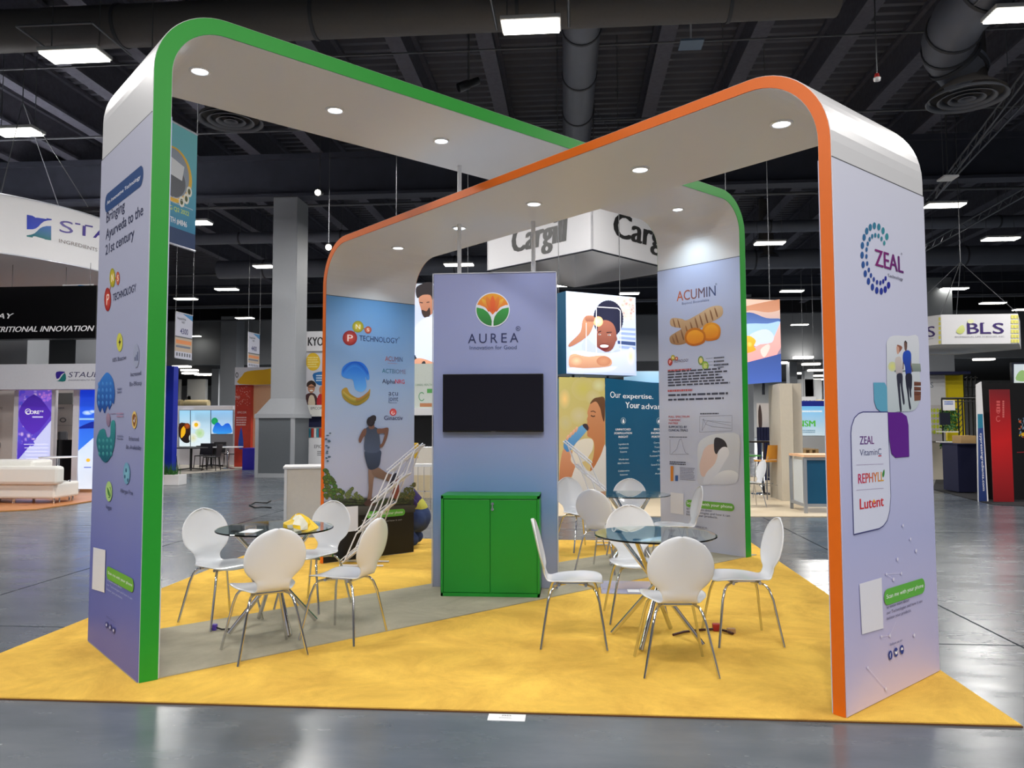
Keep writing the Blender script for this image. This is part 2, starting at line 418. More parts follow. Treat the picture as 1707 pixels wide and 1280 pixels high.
# ducts
ductm = mat('duct_paint', (106, 110, 122), .5, .2, noise=.12, nscale=2)
def duct(name, pts, r, label, bands=1.6, mt=ductm):
    t = thing(name, label, 'duct', pts[0])
    MB().tube(pts, r, 24).build('duct_wall', mt, t)
    mb = MB()
    for a, b in zip(pts, pts[1:]):
        a = Vector(a); b = Vector(b); L = (b-a).length; k = max(1, int(L/bands))
        for i in range(k):
            p = a+(b-a)*((i+.5)/k); d = (b-a).normalized()*.03; mb.tube([p-d, p+d], r+.02, 24)
    mb.build('joint_band', mat('duct_band', (58, 60, 66), .6), t)
    q = MB(); a = Vector(pts[0]); b = Vector(pts[-1]); L = (b-a).length; k = max(2, int(L/4))
    for i in range(k):
        p = a+(b-a)*((i+.5)/k); q.tube([(p.x, p.y, p.z+r*.9), (p.x, p.y, TOP)], .012, 5)
    q.build('hanger', STEEL, t)
    return t
duct('round_duct', [(-16, 5.6, 8.62), (5.2, 5.6, 8.62)], .36, 'large dark round duct crossing the whole top of the picture', 3.1, mat('duct_dark', (86, 83, 82), .6, noise=.1))
p = atz(971, 20, 9.2); duct('round_duct', [(p.x, 6.4, 9.2), (p.x-.1, 14.6, 9.2)], .37, 'grey round duct running away above the middle with black straps', 1.9)
duct('round_duct', [(-14, 24, 8.0), (22, 24, 8.0)], .38, 'long dark duct crossing behind the tall column', 4)
duct('round_duct', [(-14, 21.5, 8.7), (22, 21.5, 8.7)], .22, 'thinner dark duct crossing above the long one behind the column', 4)
pd = atz(1612, 166, 7.25); Yd = pd.y
duct('round_duct', [(pd.x, pd.y, 8.0), tuple(at(1600, 112, Yd)), tuple(at(1583, 88, Yd-.15)), tuple(at(1582, 66, Yd-.5)), tuple(at(1600, 30, Yd-1.1)), tuple(at(1700, -80, Yd-2.6))], .43, 'thick grey duct bending down from the top right corner', 1.0)
p = at(60, 300, 17); duct('round_duct', [(p.x-3, 17, p.z+.6), (p.x+1.5, 17, p.z)], .5, 'dark duct stub behind the wires of the round sign')
def diffuser(u, v, z, R, label):
    p = atz(u, v, z); t = thing('round_diffuser', label, 'diffuser', p)
    mb = MB()
    for r in (R, R*.72, R*.46, R*.22):
        mb.lathe([(r, 0), (r*1.0-.07, .07), (r-.09, .07), (r-.02, -.005), (r, 0)], p, 32)
    mb.build('cone_ring', mat('diffuser_paint', (100, 103, 112), .5), t)
    MB().lathe([(R*.96, .09), (R*.5, .32), (R*.42, 10.46-z)], p, 24).build('neck', mat('duct_dark'), t)
diffuser(385, 203, 7.6, .63, 'round ceiling diffuser left, behind the teal banner under the green arch')
diffuser(1612, 166, 7.25, .66, 'large round ceiling diffuser at the upper right')
diffuser(1278, 433, 8.0, .6, 'round ceiling diffuser between the green and orange legs')
# pipes and cables under the roof
for i, (Y, z, r) in enumerate(((8.5, 9.35, .02), (12.4, 9.3, .03), (18, 8.9, .05), (27, 8.4, .06), (31, 8.2, .05), (33, 7.9, .04), (41, 8.2, .06))):
    MB().tube([(-30, Y, z), (30, Y, z)], r, 6).build('pipe', mat('pipe_paint', (92, 94, 100), .5), label='thin horizontal pipe under the roof, %s' % ['nearest one', 'second nearest', 'third nearest', 'fourth nearest', 'third farthest', 'second farthest', 'farthest one'][i], cat='pipe')
for i, (a, b) in enumerate(((at(1560, 330, 13), at(1720, 120, 9)), (at(1545, 345, 16), at(1720, 160, 11)), (at(1540, 420, 20), at(1720, 320, 15)))):
    mb = MB()
    for dz in (0, .22):
        mb.tube([a+Z*dz, b+Z*dz], .025, 6)
    L = (b-a); k = 22
    for j in range(k): mb.tube([a+L*(j/k)+Z*(.22*(j % 2)), a+L*((j+1)/k)+Z*(.22*((j+1) % 2))], .012, 4)
    mb.tube([a+L*.1+Z*.22, (a.x+L.x*.1, a.y+L.y*.1, TOP)], .01, 4); mb.tube([a+L*.8+Z*.22, (a.x+L.x*.8, a.y+L.y*.8, TOP)], .01, 4)
    mb.build('lattice_truss', mat('truss_metal', (104, 108, 116), .5, .4), label=['thin lattice truss at the right beside the orange arch, nearest', 'thin lattice truss at the right, middle one', 'thin lattice truss at the right, lowest one'][i], cat='truss')
# small ceiling fittings
def hang_tube(mb, p, top=TOP, r=.01): mb.tube([p, (p[0], p[1], top)], r, 5)
p = at(1462, 130, 5.0)
t = thing('pendant_sensor', 'small white sensor with red collar hanging right of the orange arch top', 'sensor', p)
MB().lathe([(0, -.05), (.05, -.045), (.055, 0), (0, .01)], p, 12).build('sensor_head', WHITE, t)
MB().lathe([(.045, .0), (.03, .07), (.0, .08)], p, 10).build('collar', mat('red_plastic', (170, 40, 40)), t)
mb = MB(); hang_tube(mb, p); mb.build('rod', STEEL, t)
def spot(p, label, lit, d=Vector((-.9, -.2, -.35))):
    t = thing('stage_spotlight', label, 'light', p); d = d.normalized()
    MB().tube([p-d*.2, p+d*.0, p+d*.02, p+d*.22], [.07, .07, .09, .09], 12).build('spot_barrel', mat('spot_metal', (70, 72, 76), .3, .8), t)
    MB().tube([p+d*.221, p+d*.23], .075, 12).build('lens', mat('spot_lens', (255, 245, 225), .3, em=12, noise=0) if lit else mat('dark_glass', (20, 20, 24), .1), t)
    mb = MB(); hang_tube(mb, p+Vector((0, 0, .05))); mb.build('hanger', STEEL, t)
spot(at(782, 140, 6.6), 'chrome spotlight hanging on a cable above the green arch', False, Vector((-.9, -.3, -.45)))
spot(at(533, 321, 12), 'lit spotlight right of the tall column, upper one', True, Vector((.1, -1, -.3)))
spot(at(548, 410, 12), 'lit spotlight beside the orange arch corner, lower one', True, Vector((.3, -1, -.4)))
p = at(1152, 74, 7.5); t = thing('hanging_panel_antenna', 'small square grey-blue panel hanging under a beam at the top', 'antenna', p)
MB().box(p.x-.22, p.y-.2, p.z-.02, p.x+.22, p.y+.2, p.z+.02).build('panel', mat('blue_grey', (100, 118, 140), .5), t)
mb = MB(); hang_tube(mb, p, r=.02); mb.build('bracket', WHITE, t)
p = at(1580, 297, 12); t = thing('hanging_panel_antenna', 'small pale panel hanging right of the orange arch corner', 'antenna', p)
MB().box(p.x-.17, p.y-.2, p.z-.02, p.x+.17, p.y+.2, p.z+.02).build('panel', WHITE, t)
mb = MB(); hang_tube(mb, p, r=.02); mb.build('bracket', STEEL, t)
# ------------------------------------------------------------------ carpet
def carpetmat(key, c, v=.12):
    m = mat(key, c, .95, noise=v, nscale=1.6, bump=.9, bscale=260, spec=.1)
    nt = m.node_tree; tc = [n for n in nt.nodes if n.type == 'TEX_COORD'][0]; mx = [n for n in nt.nodes if n.type == 'MIX'][0]; n0 = [n for n in nt.nodes if n.type == 'TEX_NOISE' and abs(n.inputs['Scale'].default_value-1.6) < .01][0]
    n0.inputs['Detail'].default_value = 9; n0.inputs['Roughness'].default_value = .72; n0.inputs['Distortion'].default_value = .6
    mr = nt.nodes.new('ShaderNodeMapRange'); mr.inputs[1].default_value = .34; mr.inputs[2].default_value = .66; nt.links.new(n0.outputs['Fac'], mr.inputs[0]); nt.links.new(mr.outputs[0], mx.inputs['Factor'])
    return m
S = 3.05; SB = 3.0677
cp = thing('carpet', 'square golden yellow carpet under the whole exhibition stand', 'carpet', (0, 0, 0))
MB().box(-S, -S, .001, S, SB, .013).build('pile', carpetmat('yellow_pile', (243, 192, 88), .22), cp)
eb = MB()
for x0, y0, x1, y1 in ((-S-.006, -S-.006, S+.006, -S+.001), (-S-.006, -S, -S+.001, SB), (S-.001, -S, S+.006, SB), (-S, SB-.001, S, SB+.006)):
    eb.box(x0, y0, .0005, x1, y1, .007)
eb.build('edge_shade', mat('carpet_edge_shade', (96, 62, 30), .95, noise=.3, nscale=60), cp)  # dark strip that paints the shade line along the carpet's thickness

# ------------------------------------------------------------------ the two arches
class ArchFrame:
    def __init__(s, dv, nv, a, w, t, H, Hs, R, sh, off):
        s.dv = Vector(dv); s.nv = Vector(nv); s.a = a; s.w = w; s.t = t; s.H = H; s.Hs = Hs; s.R = R; s.sh = sh; s.off = off
    def P(s, x, v, z): return s.dv*(x+s.sh)+s.nv*(v+s.off)+Z*z
    def prof(s, ins, R, n=14):
        """inverted U outline inset by ins, from left foot over the top to right foot"""
        a = s.a-ins; H = s.H-ins; out = [(-a, .014), (-a, H-R)]
        out += [(-a+R-R*math.cos(PI/2*k/n), H-R+R*math.sin(PI/2*k/n)) for k in range(1, n+1)]
        out += [(a-R+R*math.sin(PI/2*k/n), H-R+R*math.cos(PI/2*k/n)) for k in range(0, n+1)]
        out += [(a, .014)]
        return out
    def shell(s, mb, o, i, v0, v1):
        """solid between outline o and outline i, across v0..v1"""
        n = len(o); vs = [s.P(x, v, z) for v in (v0, v1) for q in (o, i) for x, z in q]
        fs = []
        for k in range(n-1):
            fs += [(k, k+1, n+k+1, n+k), (2*n+k+1, 2*n+k, 3*n+k, 3*n+k+1), (k+1, k, 2*n+k, 2*n+k+1), (n+k, n+k+1, 3*n+k+1, 3*n+k)]
        fs += [(0, n, 3*n, 2*n), (n-1, 3*n-1, 4*n-1, 2*n-1)]
        mb.add(vs, fs)
AG = ArchFrame((math.cos(.7961), math.sin(.7961), 0), (math.sin(.7961), -math.cos(.7961), 0), 3.2843, 1.2035, .1133, 4.2017, 3.4685, .45, .0583, .0676)
AO = ArchFrame((-math.cos(.7889), math.sin(.7889), 0), (-math.sin(.7889), -math.cos(.7889), 0), 2.982, 1.1787, .075, 3.5774, 2.9775, .5, -.7134, -.0176)
def build_arch(A, name, label, bandmat, g_out_front, g_out_back, g_in_front, g_in_back, lights):
    t = thing(name, label, 'arch', A.P(0, 0, 0)*1)
    o = A.prof(0, A.R); i = A.prof(A.t, A.R-A.t); h = A.w/2
    mb = MB(); A.shell(mb, o, i, -h+.006, h-.006); b = mb.build('arch_shell', mat('white_arch_skin', (214, 214, 217), .33, noise=.01, nscale=2, spec=.5), t)
    for sg, nm in ((1, 'front'), (-1, 'rear')):
        mb = MB(); o2 = A.prof(.004, A.R-.004); i2 = A.prof(A.t-.004, A.R-A.t+.004)
        A.shell(mb, o2, i2, sg*(h-.007), sg*h); mb.build('colour_band', bandmat, t)
    # printed panels fixed on both faces of both legs, split from the curve by a joint
    pan = {}
    for key, x, sg, m in (('of', -A.a, -1, g_out_front), ('ob', A.a, 1, g_out_back), ('if', -A.a+A.t, 1, g_in_front), ('ib', A.a-A.t, -1, g_in_back)):
        mb = MB(); e = .004*sg
        p = [A.P(x, v, z) for v, z in ((-h+.004, .018), (h-.004, .018), (h-.004, A.Hs), (-h+.004, A.Hs))]
        mb.prism(p, A.dv*e); pan[key] = mb.build('printed_panel', m, t)
        mb = MB(); p = [A.P(x, v, z) for v, z in ((-h+.004, A.Hs+.001), (h-.004, A.Hs+.001), (h-.004, A.Hs+.008), (-h+.004, A.Hs+.008))]
        mb.prism(p, A.dv*e*.6); mb.build('joint_strip', mat('joint_grey', (70, 72, 80), .6), t)  # dark grey strip along the panel joint
    for s_ in lights:
        p = A.P(s_, 0, A.H-A.t)
        d = MB().lathe([(.075, 0), (.075, -.008), (.058, -.012), (.055, 0)], p, 20).build('downlight', WHITE, t)
        MB().lathe([(.055, -.004), (.0, -.006)], p, 18).build('lens', mat('led_lens', (235, 245, 255), .3, em=16, noise=0), d)
        l = bpy.data.lights.new('led_spot', 'SPOT'); l.energy = 26 if s_ < 2 else 60; l.spot_size = 2.1; l.spot_blend = .9; l.shadow_soft_size = .05; l.color = (.93, .97, 1) if s_ < 2 else (.72, .9, 1)
        lo = bpy.data.objects.new('led_spot', l); COL.objects.link(lo); lo.location = p-Z*.03
    return t, pan
green_band = mat('green_band_paint', (30, 148, 42), .42, noise=.03); orange_band = mat('orange_band_paint', (218, 102, 8), .42, noise=.03)
g_lav = gradmat('print_lavender_shaded', [(0, (90, 96, 174)), (.22, (110, 116, 184)), (.55, (160, 164, 194)), (1, (178, 180, 200))], .5, z0=.15, z1=3.4)  # lavender print, its colours darkened for the shade on this outer face
g_pink = gradmat('print_pink_lavender', [(0, (212, 196, 218)), (.1, (190, 184, 218)), (.3, (176, 180, 220)), (.6, (198, 200, 228)), (1, (208, 210, 226))], .5, z0=.15, z1=3.2)
g_white = gradmat('print_pale', [(0, (196, 200, 218)), (.5, (200, 206, 224)), (.8, (184, 192, 222)), (1, (176, 186, 220))], .5, z0=.15, z1=3.4)
g_sky = gradmat('print_sky', [(0, (8, 8, 8)), (.168, (8, 8, 8)), (.172, (50, 52, 46)), (.235, (62, 66, 52)), (.243, (176, 178, 200)), (.42, (178, 184, 208)), (.62, (162, 184, 216)), (1, (96, 156, 214))], .42, z0=.15, z1=3.2)
archG, panG = build_arch(AG, 'green_arch', 'tall white arch with green edge band running from front left to back right', green_band, g_lav, g_white, g_white, g_white, (-2.80, -1.72, -.66, 2.81))
archO, panO = build_arch(AO, 'orange_arch', 'lower white arch with orange edge band running from front right to back left', orange_band, g_pink, g_pink, g_white, g_sky, (-2.35, -1.15, .08, 1.2, 2.35))
# grey carpet runner lying under the green arch
MB().prism([AG.P(x, v, .0135) for x, v in ((-3.29, -.585), (-3.29, .585), (3.42, .585), (3.42, -.585))], Z*.006).build('carpet_runner', carpetmat('grey_pile', (180, 174, 154), .16), label='grey carpet runner crossing the yellow carpet diagonally under the green arch', cat='carpet')

NAVY = (34, 44, 96); DK = (40, 46, 80); WH = (240, 240, 245); GRN = (104, 178, 52)
def pns(a, P, N, S_, txt, rP, rN, rS, cap, tc=(40, 60, 110)):
    a.line([P, N], .012, (190, 120, 60)); a.line([N, S_], .012, (190, 120, 60))
    a.ell(*P, *rP, (226, 90, 70), (150, 24, 30)); a.ell(*N, *rN, (240, 200, 60), (150, 150, 30)); a.ell(*S_, *rS, (236, 150, 110), (176, 60, 44))
    a.text('P', (P[0]-rP[0]*.35, P[1]+rP[1]*.45), (P[0]+rP[0]*.4, P[1]+rP[1]*.45), rP[1]*.95, (250, 225, 215), bold=.01)
    a.text('N', (N[0]-rN[0]*.4, N[1]+rN[1]*.4), (N[0]+rN[0]*.4, N[1]+rN[1]*.4), rN[1]*.85, (250, 245, 215), bold=.01)
    a.text('S', (S_[0]-rS[0]*.35, S_[1]+rS[1]*.4), (S_[0]+rS[0]*.35, S_[1]+rS[1]*.4), rS[1]*.9, (250, 235, 220))
    a.text('TECHNOLOGY', txt[0], txt[1], cap, tc)

# --- print on the outer face of the green front leg
a = Art(AG.P(-AG.a-.004, -.6, 0), AG.nv, Z, zt(140, 260, .2344))
a.pill((168, 330), (400, 150), .068, (40, 72, 124)); a.text('An Innovative Technology', (165, 345), (402, 163), 26, WH, bold=.012)
a.text('Bringing', (161, 472), (290, 388), 76, DK, bold=.01)
a.text('Ayurveda to the', (157, 585), (420, 428), 74, DK, bold=.01); a.text('21st century', (154, 697), (357, 588), 72, DK, bold=.01)
pns(a, (170, 1020), (204, 866), (243, 870), ((207, 1030), (372, 962)), (24, 84), (20, 68), (13, 48), 52, DK)
a.T = zt(140, 540, .2344)
a.ell(256, 130, 21, 66, (222, 214, 70), (206, 204, 90)); a.poly([(262, 88), (248, 135), (256, 137), (250, 172), (267, 122), (258, 120)], (60, 60, 50))
a.text('100% Bioactive', (205, 272), (302, 250), 30, DK)
a.ell(374, 225, 22, 84, (160, 166, 190)); a.poly([(362, 262), (370, 262), (370, 232), (362, 236)], (90, 96, 130)); a.poly([(373, 262), (379, 262), (379, 215), (373, 220)], (90, 96, 130)); a.poly([(382, 262), (389, 262), (389, 196), (382, 200)], (90, 96, 130))
a.text('Increased', (334, 372), (408, 362), 30, DK); a.text('Bio-Efficacy', (327, 437), (412, 436), 30, DK)
a.smooth([(172, 345), (208, 395), (222, 490), (215, 565), (200, 560), (185, 610), (170, 582), (150, 635), (132, 595), (115, 625), (94, 545), (108, 430), (140, 370)], (58, 130, 212), (26, 70, 150))
for k in range(16):
    uu = 108+k % 4*28; vv = 410+k//4*45; a.smooth([(uu, vv), (uu+9, vv+18), (uu+3, vv+40), (uu-7, vv+20)], (90, 160, 230), (40, 96, 180), 2)
a.smooth([(108, 770), (125, 750), (150, 748), (166, 800), (190, 796), (196, 700), (222, 690), (226, 780), (216, 880), (190, 950), (155, 985), (116, 940), (92, 840)], (56, 150, 150), (20, 90, 112))
for k in range(12):
    uu = 112+k % 4*28; vv = 815+k//4*46; a.smooth([(uu, vv), (uu+9, vv+16), (uu+3, vv+36), (uu-7, vv+18)], (90, 180, 176), (30, 110, 128), 2)
a.smooth([(176, 632), (190, 660), (188, 710), (176, 730), (164, 700), (163, 655)], (170, 140, 160), (130, 110, 140))
a.line([(190, 640), (228, 636)], .004, (150, 130, 160)); a.copy(240, 452, 272, 492, 2, (120, 126, 160), 3); a.copy(236, 628, 285, 665, 2, (176, 140, 170), 4); a.copy(240, 786, 285, 826, 2, (120, 126, 160), 5)
a.ell(363, 682, 18, 62, (232, 196, 110)); a.smooth([(363, 640), (376, 655), (375, 695), (363, 730), (351, 695), (350, 655)], (140, 90, 50)); a.line([(357, 682), (362, 698), (370, 662)], .008, WH)
a.text('Enhanced', (324, 828), (393, 830), 30, DK); a.text('Bio-Availability', (304, 880), (412, 902), 30, DK)
a.ell(308, 1062, 24, 78, (130, 190, 205), (110, 160, 190)); a.ell(305, 1040, 5, 16, (50, 90, 120)); a.ell(296, 1085, 5, 14, (50, 90, 120)); a.ell(317, 1110, 5, 14, (50, 90, 120))
a.text('Allergen Free', (262, 1195), (352, 1218), 32, DK)
a.ell(182, 1190, 23, 72, (178, 212, 130)); a.ring(184, 1195, 12, 34, 15, 42, (60, 110, 60), a0=-1.2, a1=1.9); a.smooth([(170, 1160), (188, 1195), (190, 1225), (176, 1210)], (70, 130, 60))
a.T = zt(0, 430, .3359)
a.text('Vegan', (528, 1243), (557, 1250), 22, DK)
a.T = zt(0, 800, .3359)
a.poly([(460, 540), (522, 558), (527, 347), (467, 333)], (226, 226, 232))
a.pill((541, 459), (657, 523), .042, (112, 178, 50)); a.text('Scan me with your phone', (540, 463), (660, 530), 15, WH)
a.text('to know more about', (535, 500), (608, 538), 11, (190, 196, 224)); a.text('our Technologies and how it can', (534, 522), (660, 592), 11, (190, 196, 224)); a.text('bolster your products.', (533, 545), (612, 590), 11, (190, 196, 224))
a.text('follow us on', (530, 680), (572, 705), 9, (70, 76, 140))
for u, v in ((532, 718), (550, 731), (567, 745)): a.ell(u, v, 7, 16, (44, 60, 140)); a.ell(u, v, 3, 7, (200, 205, 235))
a.build('printed_artwork', INK, archG, 'dark lettering, blue and teal shell picture and small round icons')

# --- print on the outer face of the orange front leg
a = Art(AO.P(-AO.a-.004, .6, 0), -AO.nv, Z, zt(1400, 350, .2343))
OUT = [(333, 190), (306, 148), (276, 121), (244, 112), (215, 123), (190, 150), (171, 195), (159, 252), (157, 321), (164, 389), (179, 453), (202, 507), (230, 548), (261, 572), (293, 578), (321, 565), (345, 535)]
INN = [(314, 235), (295, 205), (273, 184), (250, 180), (228, 187), (210, 208), (196, 240), (188, 281), (187, 330), (192, 381), (204, 426), (219, 465), (239, 494), (262, 514), (286, 518), (306, 508), (323, 487)]
for L, ru, rv in ((OUT, 12, 25), (INN, 8, 17)):
    for k, (u, v) in enumerate(L):
        f = k/16; a.ell(u, v, ru, rv, tuple(int(p+(q-p)*f) for p, q in zip((52, 140, 150), (34, 40, 150))), n=14)
a.text('ZEAL', (250, 400), (449, 445), 125, (128, 30, 112), (96, 30, 110), bold=.03); a.text('R', (433, 318), (442, 320), 14, (60, 60, 90)); a.text('Technology', (337, 468), (446, 510), 24, (60, 62, 90))
a.T = zt(1277, 430, .3359)
a.smooth([(596, 470), (597, 415), (625, 386), (700, 388), (752, 391), (757, 520), (764, 640), (762, 700), (742, 745), (712, 760), (650, 762), (600, 762), (597, 640)], (222, 224, 232), (186, 198, 204), 3)
a.T = zt(1490, 550, .1172)
a.poly([(0, 560), (0, 600), (380, 590), (370, 480), (250, 475), (245, 560), (120, 575)], (150, 160, 150), (110, 125, 122)); a.ell(-30, 520, 60, 70, (220, 220, 120), (206, 210, 170))
for vv in (730, 800, 865): a.poly([(280, vv+65), (378, vv+62), (378, vv+12), (280, vv+5)], (120, 74, 58), (90, 52, 42))
a.poly([(285, 1010), (372, 1000), (378, 930), (280, 925)], (124, 80, 62))
a.smooth([(10, 420), (45, 380), (95, 395), (110, 500), (112, 628), (30, 632), (15, 520)], (206, 196, 190), (180, 172, 176)); a.smooth([(30, 240), (50, 215), (68, 250), (66, 320), (48, 345), (33, 310)], (206, 160, 140)); a.smooth([(45, 210), (100, 230), (110, 262), (85, 300), (70, 320), (68, 250), (38, 225)], (150, 96, 78))
a.smooth([(36, 630), (112, 628), (118, 800), (140, 960), (145, 1045), (122, 1045), (92, 820), (80, 760), (88, 950), (104, 1140), (78, 1140), (52, 880), (38, 740)], (46, 48, 66))
a.smooth([(122, 340), (155, 296), (200, 290), (235, 330), (240, 430), (238, 630), (165, 640), (150, 520), (120, 440)], (40, 84, 190), (36, 60, 150)); a.smooth([(138, 190), (155, 152), (178, 185), (180, 250), (168, 295), (148, 285), (140, 235)], (112, 84, 76)); a.smooth([(136, 182), (155, 150), (180, 178), (178, 196), (156, 172)], (40, 34, 36), None, 3)
a.poly([(230, 410), (250, 540), (266, 590), (254, 600), (228, 500)], (110, 84, 76)); a.poly([(120, 440), (132, 470), (130, 560), (116, 560)], (110, 84, 76))
a.smooth([(160, 636), (245, 630), (248, 800), (238, 860), (240, 950), (226, 955), (212, 860), (204, 800), (212, 960), (236, 1110), (212, 1112), (184, 900), (166, 780)], (36, 38, 56))
a.T = zt(1277, 430, .3359)
a.poly([(530, 618), (585, 618), (597, 640), (600, 762), (565, 762), (545, 745), (534, 710)], (96, 166, 196)); a.poly([(600, 765), (668, 766), (695, 785), (704, 830), (708, 985), (640, 991), (620, 970), (609, 900)], (96, 30, 140))
a.T = zt(1400, 640, .2343)
card = [(95, 1070), (84, 700), (75, 350), (80, 300), (100, 240), (130, 210), (160, 199), (336, 199), (342, 400), (350, 560), (357, 800), (350, 900), (332, 970), (305, 1008), (275, 1028)]
a.poly(card[::-1], (214, 218, 238)); a.line(card+[card[0]], .006, (60, 60, 120))
a.text('ZEAL', (137, 430), (238, 426), 62, (80, 30, 120), (110, 34, 120), bold=.02); a.text('VitaminC', (137, 512), (290, 500), 48, (66, 70, 120)); a.line([(268, 512), (290, 510)], .006, (190, 40, 60))
a.line([(112, 575), (305, 568)], .003, (180, 170, 200)); a.line([(112, 755), (305, 740)], .003, (180, 170, 200))
a.text('REPHYLL', (126, 712), (306, 686), 74, (190, 20, 90), (226, 176, 40), bold=.03); a.smooth([(296, 640), (310, 606), (312, 640), (302, 665)], (60, 140, 60), None, 3)
a.text('Lutent', (138, 892), (306, 866), 80, (206, 30, 44), bold=.035); a.ell(237, 832, 6, 12, (240, 180, 60))
a.T = zt(1277, 800, .3359)
a.poly([(472, 765), (578, 735), (569, 483), (459, 515)], (226, 226, 236))
a.pill((600, 580), (768, 525), .045, (96, 178, 66)); a.text('Scan me with your phone', (594, 592), (776, 528), 22, WH, bold=.01)
a.text('to know more about', (595, 638), (706, 602), 17, (60, 62, 104)); a.text('our Technologies and how it can', (595, 666), (771, 606), 17, (60, 62, 104)); a.text('bolster your products.', (596, 694), (716, 652), 17, (60, 62, 104))
a.text('follow us on', (611, 820), (672, 800), 14, (90, 92, 140))
for u, v in ((613, 868), (641, 853), (670, 840)): a.ell(u, v, 9.5, 23, (38, 56, 140))
a.text('f', (610, 882), (616, 880), 26, WH); a.smooth([(634, 848), (641, 852), (648, 842), (647, 860), (638, 864)], WH, None, 2); a.smooth([(664, 838), (670, 828), (676, 838), (672, 842), (667, 844)], WH, None, 2)
for u, v, r in ((648, 392, 5), (593, 466, 4), (667, 462, 4), (628, 492, 5), (740, 350, 5), (712, 292, 4), (675, 225, 4), (610, 770, 5), (568, 775, 4), (731, 768, 5), (590, 1035, 5), (500, 930, 4)): a.ell(u, v, r, r*2, (236, 234, 248), (205, 204, 232), 10)
for q in (((593, 466), (667, 462)), ((593, 466), (628, 492)), ((568, 775), (610, 770)), ((610, 770), (640, 700)), ((500, 930), (590, 1035))): a.line(q, .002, (216, 214, 238))
a.build('printed_artwork', INK, archO, 'dotted ring emblem, walking couple picture, white card with three logos')

# --- print on the inner face of the orange back leg
a = Art(AO.P(AO.a-AO.t-.004, .6, 0), -AO.nv, Z, zt(430, 430, .3359))
pns(a, (456, 397), (496, 341), (546, 357), ((503, 410), (694, 424)), (36, 37), (28, 29), (17, 18), 28)
a.text('R', (697, 400), (704, 400), 8, (60, 80, 120))
a.text('ACUMIN', (631, 512), (717, 514), 25, (214, 96, 76), (60, 90, 140)); a.copy(644, 520, 702, 526, 1, (190, 110, 110), 2)
a.text('ACTBIOME', (616, 571), (732, 573), 22, (34, 120, 150), (150, 130, 160), bold=.006)
a.text('Alpha', (616, 622), (680, 623), 22, (50, 50, 84), bold=.012); a.text('NRG', (681, 623), (727, 624), 22, (216, 60, 80), bold=.015)
a.text('acu', (648, 682), (694, 683), 27, (70, 80, 120)); a.text('joint', (647, 709), (695, 710), 27, (70, 80, 120)); a.copy(650, 716, 694, 721, 1, (90, 100, 140), 9)
a.text('Ginactiv', (626, 803), (718, 805), 23, (44, 44, 84), bold=.012); a.ell(670, 765, 17, 18, (238, 130, 120), (214, 50, 60)); a.ring(670, 768, 6, 6, 9, 9, WH, a0=0, a1=4.2)
a.smooth([(415, 583), (419, 545), (448, 520), (485, 513), (520, 522), (545, 553), (553, 598), (541, 606), (532, 590), (538, 640), (515, 664), (482, 652), (470, 605), (440, 598)], (30, 110, 220), (110, 176, 240))
for k in range(26):
    t_ = k/25; uu = 425+118*t_; vv = 585-58*math.sin(PI*(.1+.85*t_)); a.smooth([(uu, vv-14), (uu+6, vv), (uu, vv+14), (uu-6, vv)], (16, 80, 200), (70, 150, 235), 2)
a.smooth([(415, 656), (440, 643), (456, 672), (500, 694), (540, 668), (556, 650), (550, 692), (520, 720), (485, 732), (445, 716), (420, 690)], (190, 150, 60), (150, 130, 40))
for k in range(24):
    t_ = k/23; uu = 424+124*t_; vv = 672+34*math.sin(PI*t_); a.smooth([(uu, vv-12), (uu+5, vv), (uu, vv+14), (uu-5, vv)], (214, 180, 90) if k < 12 else (200, 130, 70), (120, 120, 40), 2)
# far trees, bushes, road
rn = random.Random(4)
for k in range(70):
    uu = 330+rn.random()**1.3*95; vv = 1195-rn.random()*(1-(uu-330)/120)*150; a.ell(uu, vv, rn.uniform(6, 14), rn.uniform(6, 13), (74+rn.randint(0, 50), 100+rn.randint(0, 40), 44), (50, 72, 34), 8)
for k in range(44):
    uu = 430+rn.random()*90; vv = 1196-rn.random()*(56-abs(uu-465)); a.ell(uu, vv, rn.uniform(4, 9), rn.uniform(5, 10), (120, 130, 76), (84, 96, 54), 8)
for k in range(80):
    uu = 686+rn.random()*90; vv = 1200-rn.random()*(30+(uu-686)*.6); a.ell(uu, vv, rn.uniform(4, 10), rn.uniform(4, 10), (96+rn.randint(0, 40), 112, 66), (60, 76, 44), 8)
for k in range(90):
    uu = 332+rn.random()*440; a.ell(uu, 1196+rn.random()*26, rn.uniform(5, 14), rn.uniform(3, 6), (70, 84, 48), (52, 60, 40), 8)
for k in range(14):
    uu = 333+rn.random()*22; vv = 860+rn.random()*150; a.ell(uu, vv, rn.uniform(4, 9), rn.uniform(3, 6), (60, 84, 100), (90, 110, 130), 8)
a.poly([(331, 1285), (776, 1260), (777, 1225), (331, 1235)], (84, 84, 80), (44, 44, 42))
